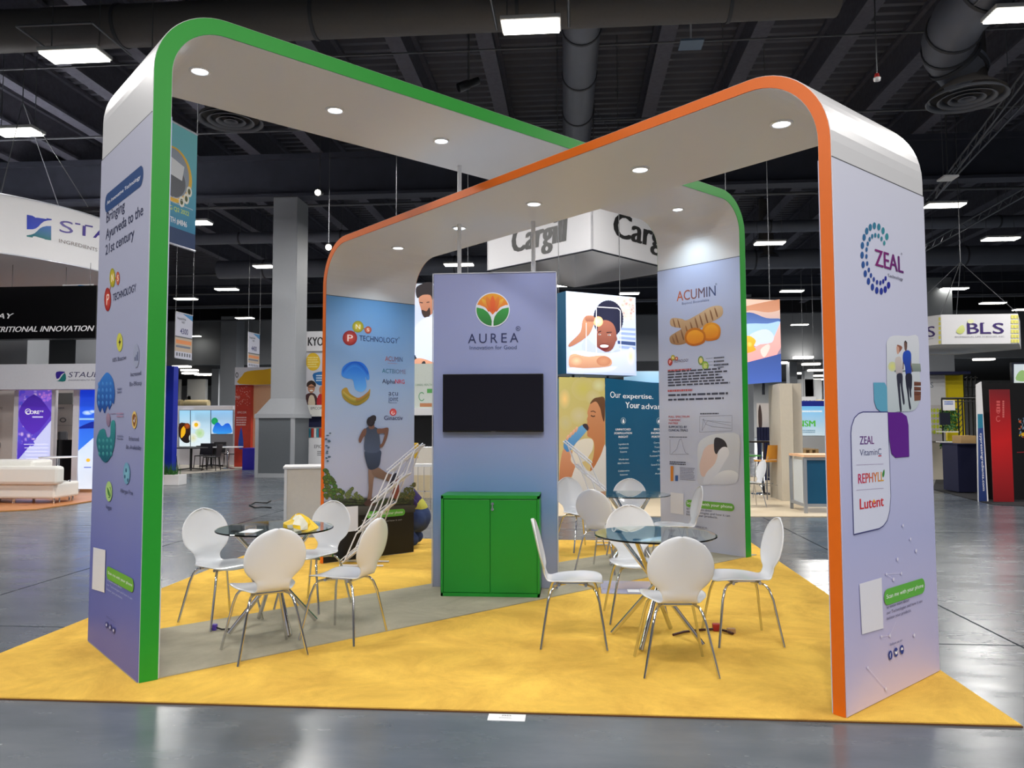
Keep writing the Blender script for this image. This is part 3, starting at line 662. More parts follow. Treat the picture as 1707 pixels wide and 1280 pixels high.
# runner
SK = (120, 84, 70)
a.smooth([(538, 1215), (556, 1216), (566, 1140), (572, 1092), (590, 1040), (548, 1040), (545, 1100), (546, 1150)], (150, 122, 106), (110, 84, 74))
a.smooth([(524, 1214), (545, 1196), (566, 1200), (580, 1224), (560, 1230), (530, 1228)], (70, 48, 44))
a.smooth([(560, 1046), (594, 1040), (640, 1068), (688, 1080), (692, 1110), (684, 1150), (664, 1130), (652, 1112), (612, 1096), (570, 1080)], (136, 108, 92), (96, 72, 62))
a.smooth([(652, 1100), (676, 1068), (688, 1078), (690, 1130), (678, 1142), (656, 1136)], (40, 40, 56)); a.smooth([(664, 1130), (684, 1086), (696, 1130), (694, 1178), (678, 1196), (664, 1172)], (128, 62, 46))
a.smooth([(529, 955), (602, 953), (606, 990), (594, 1036), (552, 1050), (534, 1012)], (64, 76, 100), (46, 56, 76))
a.smooth([(532, 846), (560, 836), (590, 846), (600, 880), (598, 958), (530, 960), (526, 900)], (62, 70, 86), (78, 90, 116))
a.smooth([(534, 848), (520, 850), (503, 880), (496, 905), (506, 916), (518, 892), (532, 876)], SK); a.smooth([(588, 848), (614, 846), (642, 842), (643, 868), (632, 905), (616, 936), (602, 942), (602, 926), (612, 918), (624, 872), (592, 872)], SK)
a.smooth([(546, 842), (550, 826), (570, 826), (574, 842), (560, 850)], SK); a.ell(556, 812, 20, 24, (56, 48, 50), (40, 36, 40)); a.smooth([(552, 790), (568, 780), (582, 786), (580, 808), (568, 806)], (48, 42, 46))
a.T = zt(430, 800, .3359)
a.poly([(400, 262), (493, 250), (493, 128), (395, 135)], (220, 220, 226))
a.pill((550, 172), (712, 160), .04, (96, 176, 60)); a.text('Scan me with your phone', (545, 178), (715, 164), 14, WH)
a.text('to know more about', (512, 205), (620, 194), 9, (170, 170, 176)); a.text('our Technologies and how it can', (512, 217), (710, 200), 9, (170, 170, 176)); a.text('bolster your products.', (512, 229), (640, 222), 9, (170, 170, 176))
a.build('printed_artwork', INK, archO, 'running woman against a pale blue sky, round molecule logo and product names')

# --- print on the inner face of the green back leg
a = Art(AG.P(AG.a-AG.t-.004, -.6, 0), AG.nv, Z, zt(1090, 440, .3906))
a.text('ACUMIN', (98, 160), (264, 134), 44, (206, 96, 50), (50, 70, 120), bold=.006); a.text('Beyond Bioavailable', (120, 174), (236, 158), 11, (110, 120, 160)); a.ring(266, 86, 2.4, 2.6, 3.6, 4, (70, 80, 120), 12)
TU = (214, 184, 146); TD = (166, 122, 82)
a.smooth([(70, 240), (84, 230), (120, 234), (140, 240), (190, 214), (240, 184), (280, 178), (294, 190), (292, 218), (262, 240), (220, 262), (180, 290), (150, 330), (110, 345), (74, 338), (68, 312), (90, 294), (118, 276), (92, 270), (72, 262)], TU, TD)
for (u, v, ru, rv, rot) in [(85, 250, 4, 18, 0), (105, 253, 4, 18, 0), (200, 238, 5, 22, 0), (222, 228, 5, 22, 0), (244, 216, 5, 22, 0), (264, 205, 5, 20, 0), (180, 250, 5, 22, 0), (160, 268, 5, 22, 0), (140, 284, 5, 22, 0), (120, 300, 5, 22, 0), (96, 315, 5, 20, 0), (82, 322, 4, 14, 0)]:
    a.smooth([(u-ru, v-rv), (u+ru*.4, v-rv*.4), (u+ru*2, v+rv), (u+ru, v+rv), (u-ru*.6, v-rv*.2)], (150, 102, 66), (126, 84, 54), 3)
a.smooth([(206, 282), (222, 256), (256, 250), (282, 268), (284, 300), (270, 322), (226, 328), (206, 310)], (236, 158, 36), (206, 112, 14)); a.smooth([(214, 284), (228, 264), (254, 258), (274, 274), (275, 298), (262, 314), (230, 318), (214, 306)], (246, 172, 40), (230, 138, 24))
a.smooth([(132, 310), (146, 282), (180, 272), (212, 286), (222, 312), (212, 338), (170, 350), (140, 338)], (206, 120, 20), (190, 100, 10)); a.smooth([(140, 312), (152, 290), (180, 282), (206, 293), (213, 312), (204, 331), (170, 341), (146, 332)], (246, 168, 38), (232, 140, 24))
pns(a, (70, 418), (82, 400), (97, 404), ((84, 425), (148, 413)), (10, 16), (9, 12), (7, 9), 13, (90, 70, 90))
a.ring(201, 412, 8, 14, 12, 19, (120, 150, 40)); a.ell(201, 412, 7, 12, (240, 220, 120)); a.ring(220, 434, 9, 13, 14, 19, (150, 190, 50)); a.ell(220, 434, 8, 11, (210, 220, 120))
for v0, v1 in ((404, 401), (418, 417), (434, 430)): a.line([(222, v0), (252, v1)], .003, (80, 80, 90))
a.copy(256, 396, 302, 403, 1, (80, 84, 100), 1); a.copy(256, 410, 310, 419, 1, (80, 84, 100), 2); a.copy(256, 425, 322, 434, 1, (80, 84, 100), 3); a.copy(272, 437, 300, 443, 1, (80, 84, 100), 4)
a.copy(60, 448, 175, 458, 1, (196, 90, 90), 5); a.copy(60, 455, 330, 512, 6, (66, 68, 84), 6); a.copy(60, 534, 172, 545, 1, (196, 90, 90), 7)
a.copy(62, 550, 330, 562, 1, (66, 68, 84), 8, .4); a.copy(62, 570, 325, 582, 1, (66, 68, 84), 9, .4)
a.text('FULL SPECTRUM', (64, 656), (152, 656), 9, (200, 80, 80), bold=.02); a.text('TURMERIC', (64, 671), (116, 671), 9, (200, 80, 80), bold=.02); a.text('MATRIX', (64, 684), (104, 684), 9, (200, 80, 80), bold=.02)
a.text('SUPPORTED BY', (64, 700), (142, 700), 10, (50, 54, 84), bold=.02); a.text('CLINICAL TRIALS', (64, 714), (146, 714), 10, (50, 54, 84), bold=.02)
a.copy(198, 634, 285, 643, 1, (80, 84, 100), 11); a.line([(196, 650), (334, 646), (334, 712), (196, 718), (196, 650)], .003, (120, 124, 140))
a.line([(206, 712), (212, 660), (222, 684), (250, 694), (330, 702)], .003, (90, 94, 110)); a.line([(206, 664), (330, 690)], .003, (130, 134, 150)); a.line([(206, 712), (230, 668), (330, 676)], .003, (130, 134, 150))
a.copy(66, 735, 152, 742, 1, (80, 84, 100), 12); a.line([(70, 748), (70, 812), (150, 812)], .003, (100, 104, 120)); a.line([(76, 810), (98, 790), (110, 750), (118, 746), (126, 780), (136, 806), (148, 810)], .004, (130, 134, 160))
a.copy(68, 840, 140, 860, 2, (60, 62, 80), 13); a.rect(72, 862, 84, 926, (216, 130, 30)); a.rect(92, 902, 104, 926, (50, 90, 150)); a.copy(112, 866, 178, 926, 9, (120, 120, 140), 14, .4)
a.smooth([(190, 770), (230, 735), (290, 722), (364, 730), (366, 830), (362, 900), (340, 936), (250, 940), (192, 938), (188, 860)], (222, 226, 232), (196, 200, 212), 3)
a.smooth([(216, 790), (240, 770), (268, 776), (272, 830), (262, 870), (232, 900), (205, 905), (196, 860), (206, 820)], (232, 206, 194), (214, 186, 176)); a.smooth([(262, 742), (298, 750), (314, 778), (306, 800), (284, 790), (268, 812), (258, 790)], (52, 48, 52))
a.smooth([(284, 790), (312, 782), (322, 810), (300, 850), (270, 900), (240, 936), (212, 934), (226, 890), (262, 850)], (240, 240, 244), (206, 210, 222)); a.smooth([(246, 936), (280, 890), (330, 880), (362, 900), (340, 938)], (236, 238, 242), (200, 204, 216))
a.poly([(72, 1062), (128, 1070), (128, 980), (72, 974)], (224, 224, 230))
a.pill((150, 1018), (330, 1042), .045, (104, 170, 62)); a.text('Scan me with your phone', (140, 1018), (336, 1049), 13, WH, bold=.01)
a.text('to know more about', (140, 1043), (248, 1062), 10, (60, 62, 90)); a.text('our Technologies and how it can', (140, 1058), (326, 1081), 10, (60, 62, 90)); a.text('bolster your products.', (140, 1071), (274, 1087), 10, (60, 62, 90))
a.text('follow us on', (178, 1124), (228, 1129), 9, (110, 112, 150))
for u, v in ((177, 1146), (200, 1149), (223, 1152)): a.ell(u, v, 9, 13, (46, 60, 140)); a.ell(u, v, 4, 5, (214, 218, 240), n=8)
a.build('printed_artwork', INK, archG, 'turmeric root picture, product wordmark, charts and resting person')

# ------------------------------------------------------------------ centre tower
tw = thing('display_tower', 'lavender blue tower with flower emblem and wordmark in the middle of the stand', 'display tower', (.06, .25, 0))
g_tower = gradmat('print_tower', [(0, (144, 148, 168)), (.1, (144, 152, 188)), (.28, (114, 150, 202)), (.5, (150, 162, 208)), (1, (154, 162, 212))], .4, z0=.15, z1=3.1)
MB().box(-.526, .014, .02, .642, .5, 2.97).build('tower_body', g_tower, tw, bevel=.004)
tr = MB()
for x in (-.533, .645): tr.box(x-.004, .008, .02, x+.004, .02, 2.975)
tr.box(-.535, .008, 2.968, .65, .5, 2.976); tr.build('edge_trim', mat('alu_trim', (206, 210, 222), .35, .4), tw)
a = Art((-.535, .012, 0), (1, 0, 0), Z, zt(700, 430, .1953))
arc = lambda r, d0, d1, n=16: [(621+r*math.cos(math.radians(d0+(d1-d0)*k/n)), 441-r*math.sin(math.radians(d0+(d1-d0)*k/n))) for k in range(n+1)]
a.ell(621, 441, 146, 147, (226, 230, 244), None, 44)
a.poly([(621, 484)]+[(650, 452), (688, 420), (730, 402)]+arc(138, 17, 163, 24)+[(512, 402), (554, 420), (592, 452)], (240, 168, 36), (228, 104, 30))
for k, (u, u2) in enumerate(((530, 590), (712, 652), (572, 605), (670, 637), (621, 621))):
    a.smooth([(u, 322+(14 if k < 2 else 0)+(abs(u-621)*.12)), ((u+u2)/2+22, 385), (u2, 462), ((u+u2)/2-22, 385)], [(240, 190, 60), (240, 190, 60), (232, 140, 44), (232, 140, 44), (240, 110, 44)][k], (222, 84, 32))
a.poly(arc(138, 172, 266)+[(614, 540), (604, 500), (578, 462), (540, 434)], (52, 156, 66), (34, 122, 50)); a.poly(([(628, 540), (638, 500), (664, 462), (702, 434)][::1])[::-1]+[(628, 579)]+arc(138, 274, 368)[1:], (52, 156, 66), (34, 122, 50))
a.text('A', (411, 728), (480, 727), 85, NAVY); a.text('U', (506, 726), (570, 725), 85, NAVY); a.text('R', (605, 724), (662, 723), 85, NAVY); a.text('E', (695, 721), (742, 721), 85, NAVY); a.text('A', (768, 720), (840, 719), 85, NAVY)
a.ring(838, 602, 16, 16, 20, 20, NAVY); a.text('R', (830, 611), (847, 611), 18, NAVY)
a.text('Innovation for Good', (425, 782), (826, 776), 34, (54, 70, 116))
a.build('printed_emblem', INK, tw, 'orange and green flower emblem over dark blue wordmark')
tv = thing('television', 'black wall television switched off on the tower front', 'television', (.05, -.03, 1.46))
MB().box(-.425, -.055, 1.462, .52, .004, 2.006).build('tv_body', mat('tv_plastic', (14, 14, 16), .35), tv, bevel=.006)
MB().box(-.415, -.0575, 1.475, .51, -.0545, 1.998).build('screen', mat('tv_glass', (13, 10, 26), .12, noise=0, spec=.6), tv)  # purple of a reflection is put into the glass colour
MB().box(.03, -.06, 1.464, .075, -.057, 1.470).build('badge', mat('grey_badge', (90, 90, 94), .4), tv)
for x, y, z0_, z1, nm in ((-.31, .22, 2.976, AO.H-AO.t, 'white pole rising from the left of the tower top to the orange arch'), (-.31, .22, AO.H+.001, AG.H-AG.t, 'white pole standing on the orange arch and reaching the green arch'),
                          (.42, .18, 2.976, AO.H-AO.t, 'white pole rising from the right of the tower top to the orange arch')):
    pl = thing('support_pole', nm, 'pole', (x, y, z0_))
    MB().tube([(x, y, z0_), (x, y, z1-.001)], .021, 12).build('tube', WHITE, pl)
    MB().lathe([(.05, 0), (.05, .008), (.025, .012)], (x, y, z0_), 16).build('flange', WHITE, pl)
# green cabinet
cb = thing('storage_cabinet', 'green two-door metal cabinet standing in front of the tower', 'cabinet', (.055, -.19, 0))
gm = mat('cabinet_green', (28, 142, 46), .38, noise=.03, nscale=3)
z0 = .02
mb = MB().box(-.385, -.37, z0, .492, .0, z0+.03).box(-.385, -.37, .875, .492, .0, .905).box(-.385, -.37, z0, -.365, .0, .9).box(.472, -.37, z0, .492, .0, .9).box(-.385, -.03, z0, .492, .0, .9).box(-.37, -.34, z0+.01, .48, -.3, .89)
mb.build('cabinet_body', gm, cb)
for x0, x1 in ((-.362, .052), (.057, .47)):
    d = MB().box(x0, -.364, z0+.033, x1, -.345, .868).build('door', gm, cb, bevel=.003)
    if x0 > 0:
        k = MB().tube([(.077, -.364, .832), (.077, -.378, .832)], .013, 14).build('lock', CHROME, d)
        MB().box(.072, -.384, .79, .082, -.381, .83).tube([(.077, -.3825, .785), (.077, -.3835, .785)], .013, 12).build('key', CHROME, d)
# ------------------------------------------------------------------ chairs and tables
shellm = mat('white_shell', (224, 226, 230), .22, noise=.01, coat=.4)
def make_chair():
    t = thing('chair', 'x', 'chair', (0, 0, 0)); t['group'] = 'white shell chairs around the glass tables'
    # profile (y, z, half width): seat front -> bend -> round back; chair faces +y
    P = [(.205, .418, .10), (.20, .426, .15), (.185, .434, .178), (.15, .441, .198), (.09, .444, .208), (.02, .442, .207), (-.05, .438, .196), (-.11, .436, .165), (-.155, .437, .132), (-.182, .443, .115),
         (-.198, .458, .107), (-.207, .478, .106), (-.213, .498, .111), (-.218, .518, .124), (-.222, .538, .146), (-.226, .556, .167)]
    cz, rr = .657, .205
    for k in range(1, 14):
        an = -PI*.17+(PI*.5+PI*.17)*k/13; zz = cz+rr*.95*math.sin(an); hw = rr*math.cos(an)
        P.append((-.226-(zz-.556)*.24, zz, max(hw, .004)))
    n = 10; mb = MB(); vs = []
    for i, (y, z, h) in enumerate(P):
        for k in range(n+1):
            f = -1+2*k/n; x = f*h
            dz = (.014*abs(f)**2.4 if i < 8 else 0); dy = (.022*f*f if i > 12 else .01*f*f)
            vs.append((x, y+(dy if i > 9 else 0), z+dz))
    m = n+1; fs = [(i*m+k, i*m+k+1, (i+1)*m+k+1, (i+1)*m+k) for i in range(len(P)-1) for k in range(n)]
    mb.add(vs, fs, True); o = mb.build('shell', shellm, t)
    s = o.modifiers.new('thickness', 'SOLIDIFY'); s.thickness = .010; s.offset = 0
    b = o.modifiers.new('edge', 'SUBSURF'); b.levels = 1; b.render_levels = 1
    mb = MB().box(-.085, -.12, .418, .085, .10, .427)
    for sy in (-.1, .085): mb.tube([(-.12, sy, .415), (.12, sy, .415)], .011, 8)
    mb.build('seat_bracket', CHROME, t)
    for sx in (-1, 1):
        for sy in (-1, 1):
            pts = [(sx*.05, -.01+sy*.05, .412), (sx*.10, -.005+sy*.10, .414), (sx*.125, sy*.132, .405), (sx*.142, sy*.155, .375), (sx*.16, sy*.175, .31), (sx*.222, sy*.222, .006)]
            MB().tube(pts, .0092, 8).build('leg', CHROME, t)
    return t
ch = make_chair(); used = False
CH = [((1.42, -2.25), 93.5, 'white shell chair with back to the viewer at the right table, nearest'),
      ((.79, -1.71), 0, 'white shell chair seen from the side, right next to the green cabinet'),
      ((1.97, -1.57), 186, 'white shell chair on the right of the right glass table, by the orange leg'),
      ((1.27, -1.02), -86, 'white shell chair on the far side of the right glass table, facing the viewer'),
      ((1.86, 1.15), 186, 'white shell chair right in front of the turmeric root panel'),
      ((.86, 2.25), -58, 'white shell chair farthest back beside the tower, facing the viewer'),
      ((1.10, .95), 63, 'white shell chair with back to the viewer, behind the right table near the tower'),
      ((1.42, 2.0), -100, 'white shell chair mostly hidden behind the chairs at the back table'),
      ((-1.27, -2.15), 128, 'white shell chair with back to the viewer at the left table, nearest'),
      ((-1.93, -1.37), -33, 'white shell chair on the left of the left glass table, next to the green leg'),
      ((-1.38, -.84), -108, 'white shell chair on the far side of the left table behind the yellow bag'),
      ((-.86, -1.70), 164, 'white shell chair right of the left table, in front of the lattice rack')]
for (x, y), deg, lb in CH:
    put(ch, used, (x, y, .0195 if (x < 0 or y > .5) else .0135), math.radians(deg-90), lb); used = True

glass = mat('table_glass', (214, 236, 236), .02, noise=0, trans=1, ior=1.45)
def make_table():
    t = thing('glass_table', 'x', 'table', (0, 0, 0)); t['group'] = 'round glass tables with crossed chrome legs'
    MB().lathe([(0, .732), (.425, .732), (.43, .735), (.43, .741), (.425, .744), (0, .744)], (0, 0, 0), 64, smooth=False).build('glass_top', glass, t)
    for k in range(4):
        a_ = PI/2*k; o = .018
        c, s = math.cos(a_), math.sin(a_)
        f = Vector((.33*c-o*s, .33*s+o*c, .012)); u = Vector((-.29*c-o*s, -.29*s+o*c, .722))
        MB().tube([f, u], .0165, 12).build('leg', CHROME, t)
        MB().lathe([(.028, .722), (.028, .7315), (0, .7315)], (u.x, u.y, 0), 12).build('glass_pad', BLACKM, t)
    MB().sphere((0, 0, .38), .035, 12, 8).build('hub', CHROME, t)
    return t
tb = make_table()
put(tb, False, (1.37, -1.63, .0135), math.radians(-27), 'round glass table with crossed chrome legs on the right, nearest')
put(tb, True, (-1.45, -1.52, .0195), math.radians(38), 'round glass table on the left carrying a yellow bag')
put(tb, True, (1.42, 1.42, .0195), math.radians(40), 'round glass table at the back right, behind the nearest right one')

# yellow bag on the left table
p = atz(503, 885, .76)
bg = thing('plastic_bag', 'crumpled yellow and white plastic bag on the left glass table', 'bag', (p.x, p.y, .76))
rn = random.Random(3); mb = MB(); n = 14; rings = []
for i, (r, z) in enumerate(((.085, 0), (.10, .02), (.09, .05), (.06, .085), (.025, .115), (.0, .12))):
    for k in range(n):
        an = 2*PI*k/n; q = r*(1+rn.uniform(-.16, .16)); rings.append((p.x-.03*i/5+q*1.25*math.cos(an), p.y+q*.8*math.sin(an), .7645+z+(rn.uniform(-.008, .008) if i else 0)))
mb.add(rings, [(i*n+k, i*n+(k+1) % n, (i+1)*n+(k+1) % n, (i+1)*n+k) for i in range(5) for k in range(n)]+[tuple(range(n))[::-1]])
mb.build('film', mat('yellow_film', (248, 206, 40), .35, noise=.1), bg)
mb = MB(); mb.add([tuple(Vector(q)+(Vector(q)-Vector((p.x, p.y, .79))).normalized()*.002) for q in rings], [(i*n+k, i*n+(k+1) % n, (i+1)*n+(k+1) % n, (i+1)*n+k) for i in range(0, 4) for k in (9, 10, 11) if (i+k) % 4 != 3]); mb.build('white_patch', mat('white_film', (240, 236, 214), .4), bg)
# printed sheet on the left table
q = atz(419, 885, .764)
sh = thing('paper_sheet', 'small printed white sheet on the left glass table behind the nearest chair', 'paper', (q.x, q.y, .7645))
MB().box(q.x-.055, q.y-.09, .7642, q.x+.055, q.y+.09, .7654).build('sheet', mat('paper', (226, 228, 232), .6), sh)

# white perforated folding brochure racks
rackm = mat('white_perforated_metal', (222, 224, 232), .35, noise=.02)
def make_rack():
    t = thing('brochure_rack', 'x', 'rack', (0, 0, 0))
    hw = .13; step = Vector((.17, 0, .325)); tv_ = Vector((.36, 0, .30)); n_ = Vector((-.30, 0, .36)).normalized()
    for i in range(4):
        B = Vector((-.30, 0, .03))+step*i; hgt = 1 if i < 3 else .95
        pk = MB(); rows, cols = 9, 15
        for r in range(rows+1):                      # cross strips of the perforated tray
            y = -hw+2*hw*r/rows
            pk.add([B+Vector((0, y-.009, 0)), B+Vector((0, y+.009, 0)), B+tv_*hgt+Vector((0, y+.009, 0)), B+tv_*hgt+Vector((0, y-.009, 0))], [(0, 1, 2, 3)])
        for c in range(cols+1):
            o = B+tv_*hgt*(c/cols); d = tv_*.026
            pk.add([o+Vector((0, -hw, 0)), o+Vector((0, hw, 0)), o+d+Vector((0, hw, 0)), o+d+Vector((0, -hw, 0))], [(0, 1, 2, 3)])
        ob = pk.build('perforated_tray', rackm, t); s = ob.modifiers.new('sheet', 'SOLIDIFY'); s.thickness = .002
        rl = MB()
        for y in (-hw, hw):
            rl.tube([B+Vector((0, y, 0)), B+tv_*hgt+Vector((0, y, 0))], .008, 6)
            nn = 14
            for c in range(nn): o = B+tv_*hgt*((c+.5)/nn)+Vector((0, y, .022)); rl.tube([o-n_*.02, o], .0035, 4)
            rl.tube([B+n_*.03+Vector((0, y, 0)), B+tv_*hgt+n_*.03+Vector((0, y, 0))], .006, 6)
        rl.tube([B+Vector((0, -hw, 0)), B+Vector((0, hw, 0))], .008, 6); rl.tube([B+tv_*hgt+Vector((0, -hw, 0)), B+tv_*hgt+Vector((0, hw, 0))], .008, 6)
        rl.build('tray_rim', rackm, t)
        if i:
            ln = MB(); pv = B-step
            for y in (-hw-.012, hw+.012):
                ln.tube([B+Vector((0, y, 0)), pv+tv_*.12+Vector((0, y, 0))], .008, 6); ln.tube([B+tv_*.45+Vector((0, y, 0)), pv+tv_*.62+Vector((0, y, 0))], .008, 6); ln.tube([B+tv_*.8+Vector((0, y, 0)), pv+tv_*1.0+Vector((0, y, 0))], .008, 6)
            ln.build('link_bar', rackm, t)
    fb = MB()
    for y in (-hw, hw): fb.tube([(-.32, y, .012), (.16, y, .012)], .01, 6); fb.tube([(-.1, y, .012), (-.1, y, .18)], .008, 6)
    fb.build('foot', rackm, t); return t
rk = make_rack(); g = atz(600, 950, 0)
put(rk, False, (g.x+.06, g.y+.25, .0135), 0, 'white perforated folding brochure rack leaning right beside the runner panel', 'white folding brochure racks')
r2 = put(rk, True, (1.22, 2.75, .0135), PI, 'white folding brochure rack behind the chairs right of the tower', 'white folding brochure racks')

# small things on the floor
q = atz(358, 1048, .03)
cp_ = thing('cable_plug', 'small purple plug lying on the grey runner by the left table', 'plug', (q.x, q.y, .0195))
MB().box(q.x-.025, q.y-.02, .0196, q.x+.015, q.y+.02, .065).build('plug_body', mat('purple_plastic', (84, 60, 160), .4), cp_, bevel=.006)
MB().tube([(q.x+.01, q.y, .04), (q.x+.06, q.y-.01, .03), (q.x+.13, q.y+.02, .028)], .006, 6).build('cable_end', BLACKM, cp_)
pts = [atz(u, v, .028) for u, v in ((1122, 1058), (1140, 1053), (1165, 1050), (1195, 1048), (1212, 1052), (1222, 1056))]
cc = thing('power_cord', 'dark cord with a red plug lying on the yellow carpet under the right table', 'cord', (pts[2].x, pts[2].y, .0135))
MB().tube(pts, .009, 6).build('cable', mat('dark_cable', (60, 16, 20), .5), cc)
MB().box(pts[3].x-.03, pts[3].y-.02, .014, pts[3].x+.03, pts[3].y+.03, .065).build('red_connector', mat('red_plastic'), cc, bevel=.006)
MB().box(pts[4].x-.0, pts[4].y-.02, .014, pts[4].x+.06, pts[4].y+.02, .05).build('plug_head', mat('tan_plastic', (186, 150, 110), .4), cc, bevel=.005)
q = atz(1046, 985, .02)
ab = thing('acrylic_holder', 'clear lavender acrylic leaflet holder lying on the carpet behind the right table legs', 'leaflet holder', (q.x, q.y, .0135))
MB().box(q.x-.24, q.y-.10, .0138, q.x+.22, q.y+.10, .02).box(q.x-.24, q.y+.09, .02, q.x+.22, q.y+.10, .09).box(q.x-.24, q.y-.1, .02, q.x-.23, q.y+.1, .06).build('acrylic_tray', mat('lavender_acrylic', (196, 202, 232), .1, noise=0, alpha=.55), ab)
MB().box(q.x+.0, q.y-.06, .0205, q.x+.12, q.y+.06, .024).build('leaflet', mat('paper'), ab)
p0, p1, p2 = atz(812, 1201), atz(875, 1202), atz(816, 1190)
fl_ = thing('floor_label', 'white booth number label taped to the concrete at the carpet edge', 'label', (p0.x+.1, p0.y, 0))
MB().box(p0.x, p0.y, .0008, p1.x, p2.y, .0018).build('sticker', mat('paper'), fl_)
a = Art((p0.x, p0.y, .0018), (1, 0, 0), (0, 1, 0)); a.base = a.L = .0004
a.text('3955', (836, 1193.7), (852, 1193.7), 2.2, (40, 40, 44), bold=.03); a.copy(832, 1195, 856, 1198, 2, (170, 172, 176), 2); a.build('printed_number', INK, fl_)
# ------------------------------------------------------------------ things around the stand
def pbox(parent, name, u0, v0, u1, v1, Y, m, dep=.05, label=None, bevel=0, zmin=None):
    um, vm = (u0+u1)/2, (v0+v1)/2
    x0, x1 = at(u0, vm, Y).x, at(u1, vm, Y).x; z1, z0 = at(um, v0, Y).z, at(um, v1, Y).z
    if zmin is not None: z0 = zmin
    return MB().box(x0, Y, max(z0, .0), x1, Y+dep, z1).build(name, m, parent, bevel=bevel, label=label)
def yart(Y, T=None, base=.002): return Art((0, Y, 0), (1, 0, 0), Z, T, base)
def wires(parent, pts, top=TOP, r=.008):
    mb = MB()
    for p in pts: mb.tube([p, (p[0], p[1], top)], r, 4)
    mb.build('suspension_wire', STEEL, parent)
def pyramid_wires(parent, pts, apex, top=TOP):
    mb = MB()
    for p in pts: mb.tube([p, apex], .009, 4)
    mb.tube([apex, (apex[0], apex[1], top)], .012, 4); mb.build('suspension_wire', STEEL, parent)
def M_(k, *a, **b): return mat(k, *a, **b)
FAB = mat('white_fabric', (226, 226, 230), .7, noise=.015)

# --- round hanging sign, upper left
Dc = 18.0; cc0 = at(-80, 640, Dc-7.28-.3); RC = Vector((cc0.x, cc0.y, 0)); RR = 4.0; zb, zt_ = 5.12, 6.37
class CylArt(Art):
    def __init__(s, T): s.clip = None; s.T = T; s.v = []; s.f = []; s.c = []; s.L = s.base = .004
    def px(s, u, v):
        u, v = s.T(u, v); d = ray(u, v); o = CAM-RC; A = d.x**2+d.y**2; B = 2*(o.x*d.x+o.y*d.y); C_ = o.x**2+o.y**2-RR**2
        t = (-B-math.sqrt(max(0, B*B-4*A*C_)))/(2*A); p = CAM+d*t-RC; return (math.atan2(p.y, p.x)*RR, p.z+0)
    def raw(s, pts, fs, cols):
        s.L += .0004; k = len(s.v)
        for a_, b_ in pts: s.v.append(RC+Vector(((RR+s.L)*math.cos(a_/RR), (RR+s.L)*math.sin(a_/RR), b_)))
        for f in fs: s.f.append([i+k for i in f])
        s.c += cols if isinstance(cols, list) else [rgb(cols)]*len(pts)
hs = thing('round_hanging_sign', 'large white round hanging sign at the upper left with a blue green wave emblem', 'hanging sign', (RC.x, RC.y, zb))
MB().lathe([(RR, zb), (RR, zt_)], RC, 96).build('fabric_ring', FAB, hs)
MB().lathe([(0, zb+.02), (RR-.03, zb+.02)], RC, 96).build('fabric_underside', mat('grey_fabric', (226, 228, 234), .7, noise=.02), hs)
mb = MB()
for z in (zb, zt_): mb.lathe([(RR+.012, z-.012), (RR+.012, z+.012), (RR-.03, z+.012), (RR-.03, z-.012), (RR+.012, z-.012)], RC, 96)
mb.build('ring_frame', mat('alu_trim'), hs)
ap = at(38, 170, RC.y-2.5)
pyramid_wires(hs, [at(2, 322, RC.y-RR+.1), at(147, 345, RC.y-RR+1.4), (RC.x+1, RC.y+3, zt_)], ap)
a = CylArt(zt(0, 300, .1406))
a.poly([(318, 584), (390, 584), (425, 574), (455, 552), (485, 518), (520, 492), (560, 480), (612, 476), (610, 462), (318, 412)], (30, 50, 170), (24, 60, 190))
a.poly([(606, 546), (550, 546), (505, 556), (470, 575), (440, 605), (410, 632), (370, 648), (314, 656), (316, 672), (606, 716)], (20, 90, 180), (20, 110, 110))
a.text('STAUBER', (702, 615), (1640, 860), 150, (58, 40, 140), bold=.0, level=False)
a.text('INGREDIENTS', (697, 740), (1150, 850), 45, (120, 110, 110), level=False)
a.build('printed_emblem', INK, hs, 'blue and green wave emblem with violet lettering')

# --- black hanging banner
bb = thing('black_hanging_banner', 'wide black hanging banner with white italic lettering below the round sign', 'hanging sign', at(80, 565, 9.0))
pbox(bb, 'banner_panel', -120, 478, 160, 565, 9.0, mat('black_gloss', (10, 10, 13), .25), .3)
a = yart(9.0); a.text('WAY', (-22, 531), (23, 531), 9, WH, bold=.03, shear=.3); a.text('NUTRITIONAL INNOVATION', (-28, 551.5), (157, 554), 9.5, WH, bold=.03, shear=.3)
a.build('printed_lettering', INK, bb); wires(bb, [at(20, 480, 9.15), at(150, 480, 9.15)], 5.15)
sc = thing('show_sign', 'small white and blue sign seen above the black hanging banner', 'hanging sign', at(125, 480, 9.5)); pbox(sc, 'sign_panel', 104, 474, 155, 490, 9.5, WHITE, .02)
a = yart(9.5); a.poly([(118, 480), (154, 485), (154, 477), (132, 475)], (80, 160, 220)); a.build('printed_shape', INK, sc); wires(sc, [at(110, 476, 9.51), at(150, 476, 9.51)], 5.15)

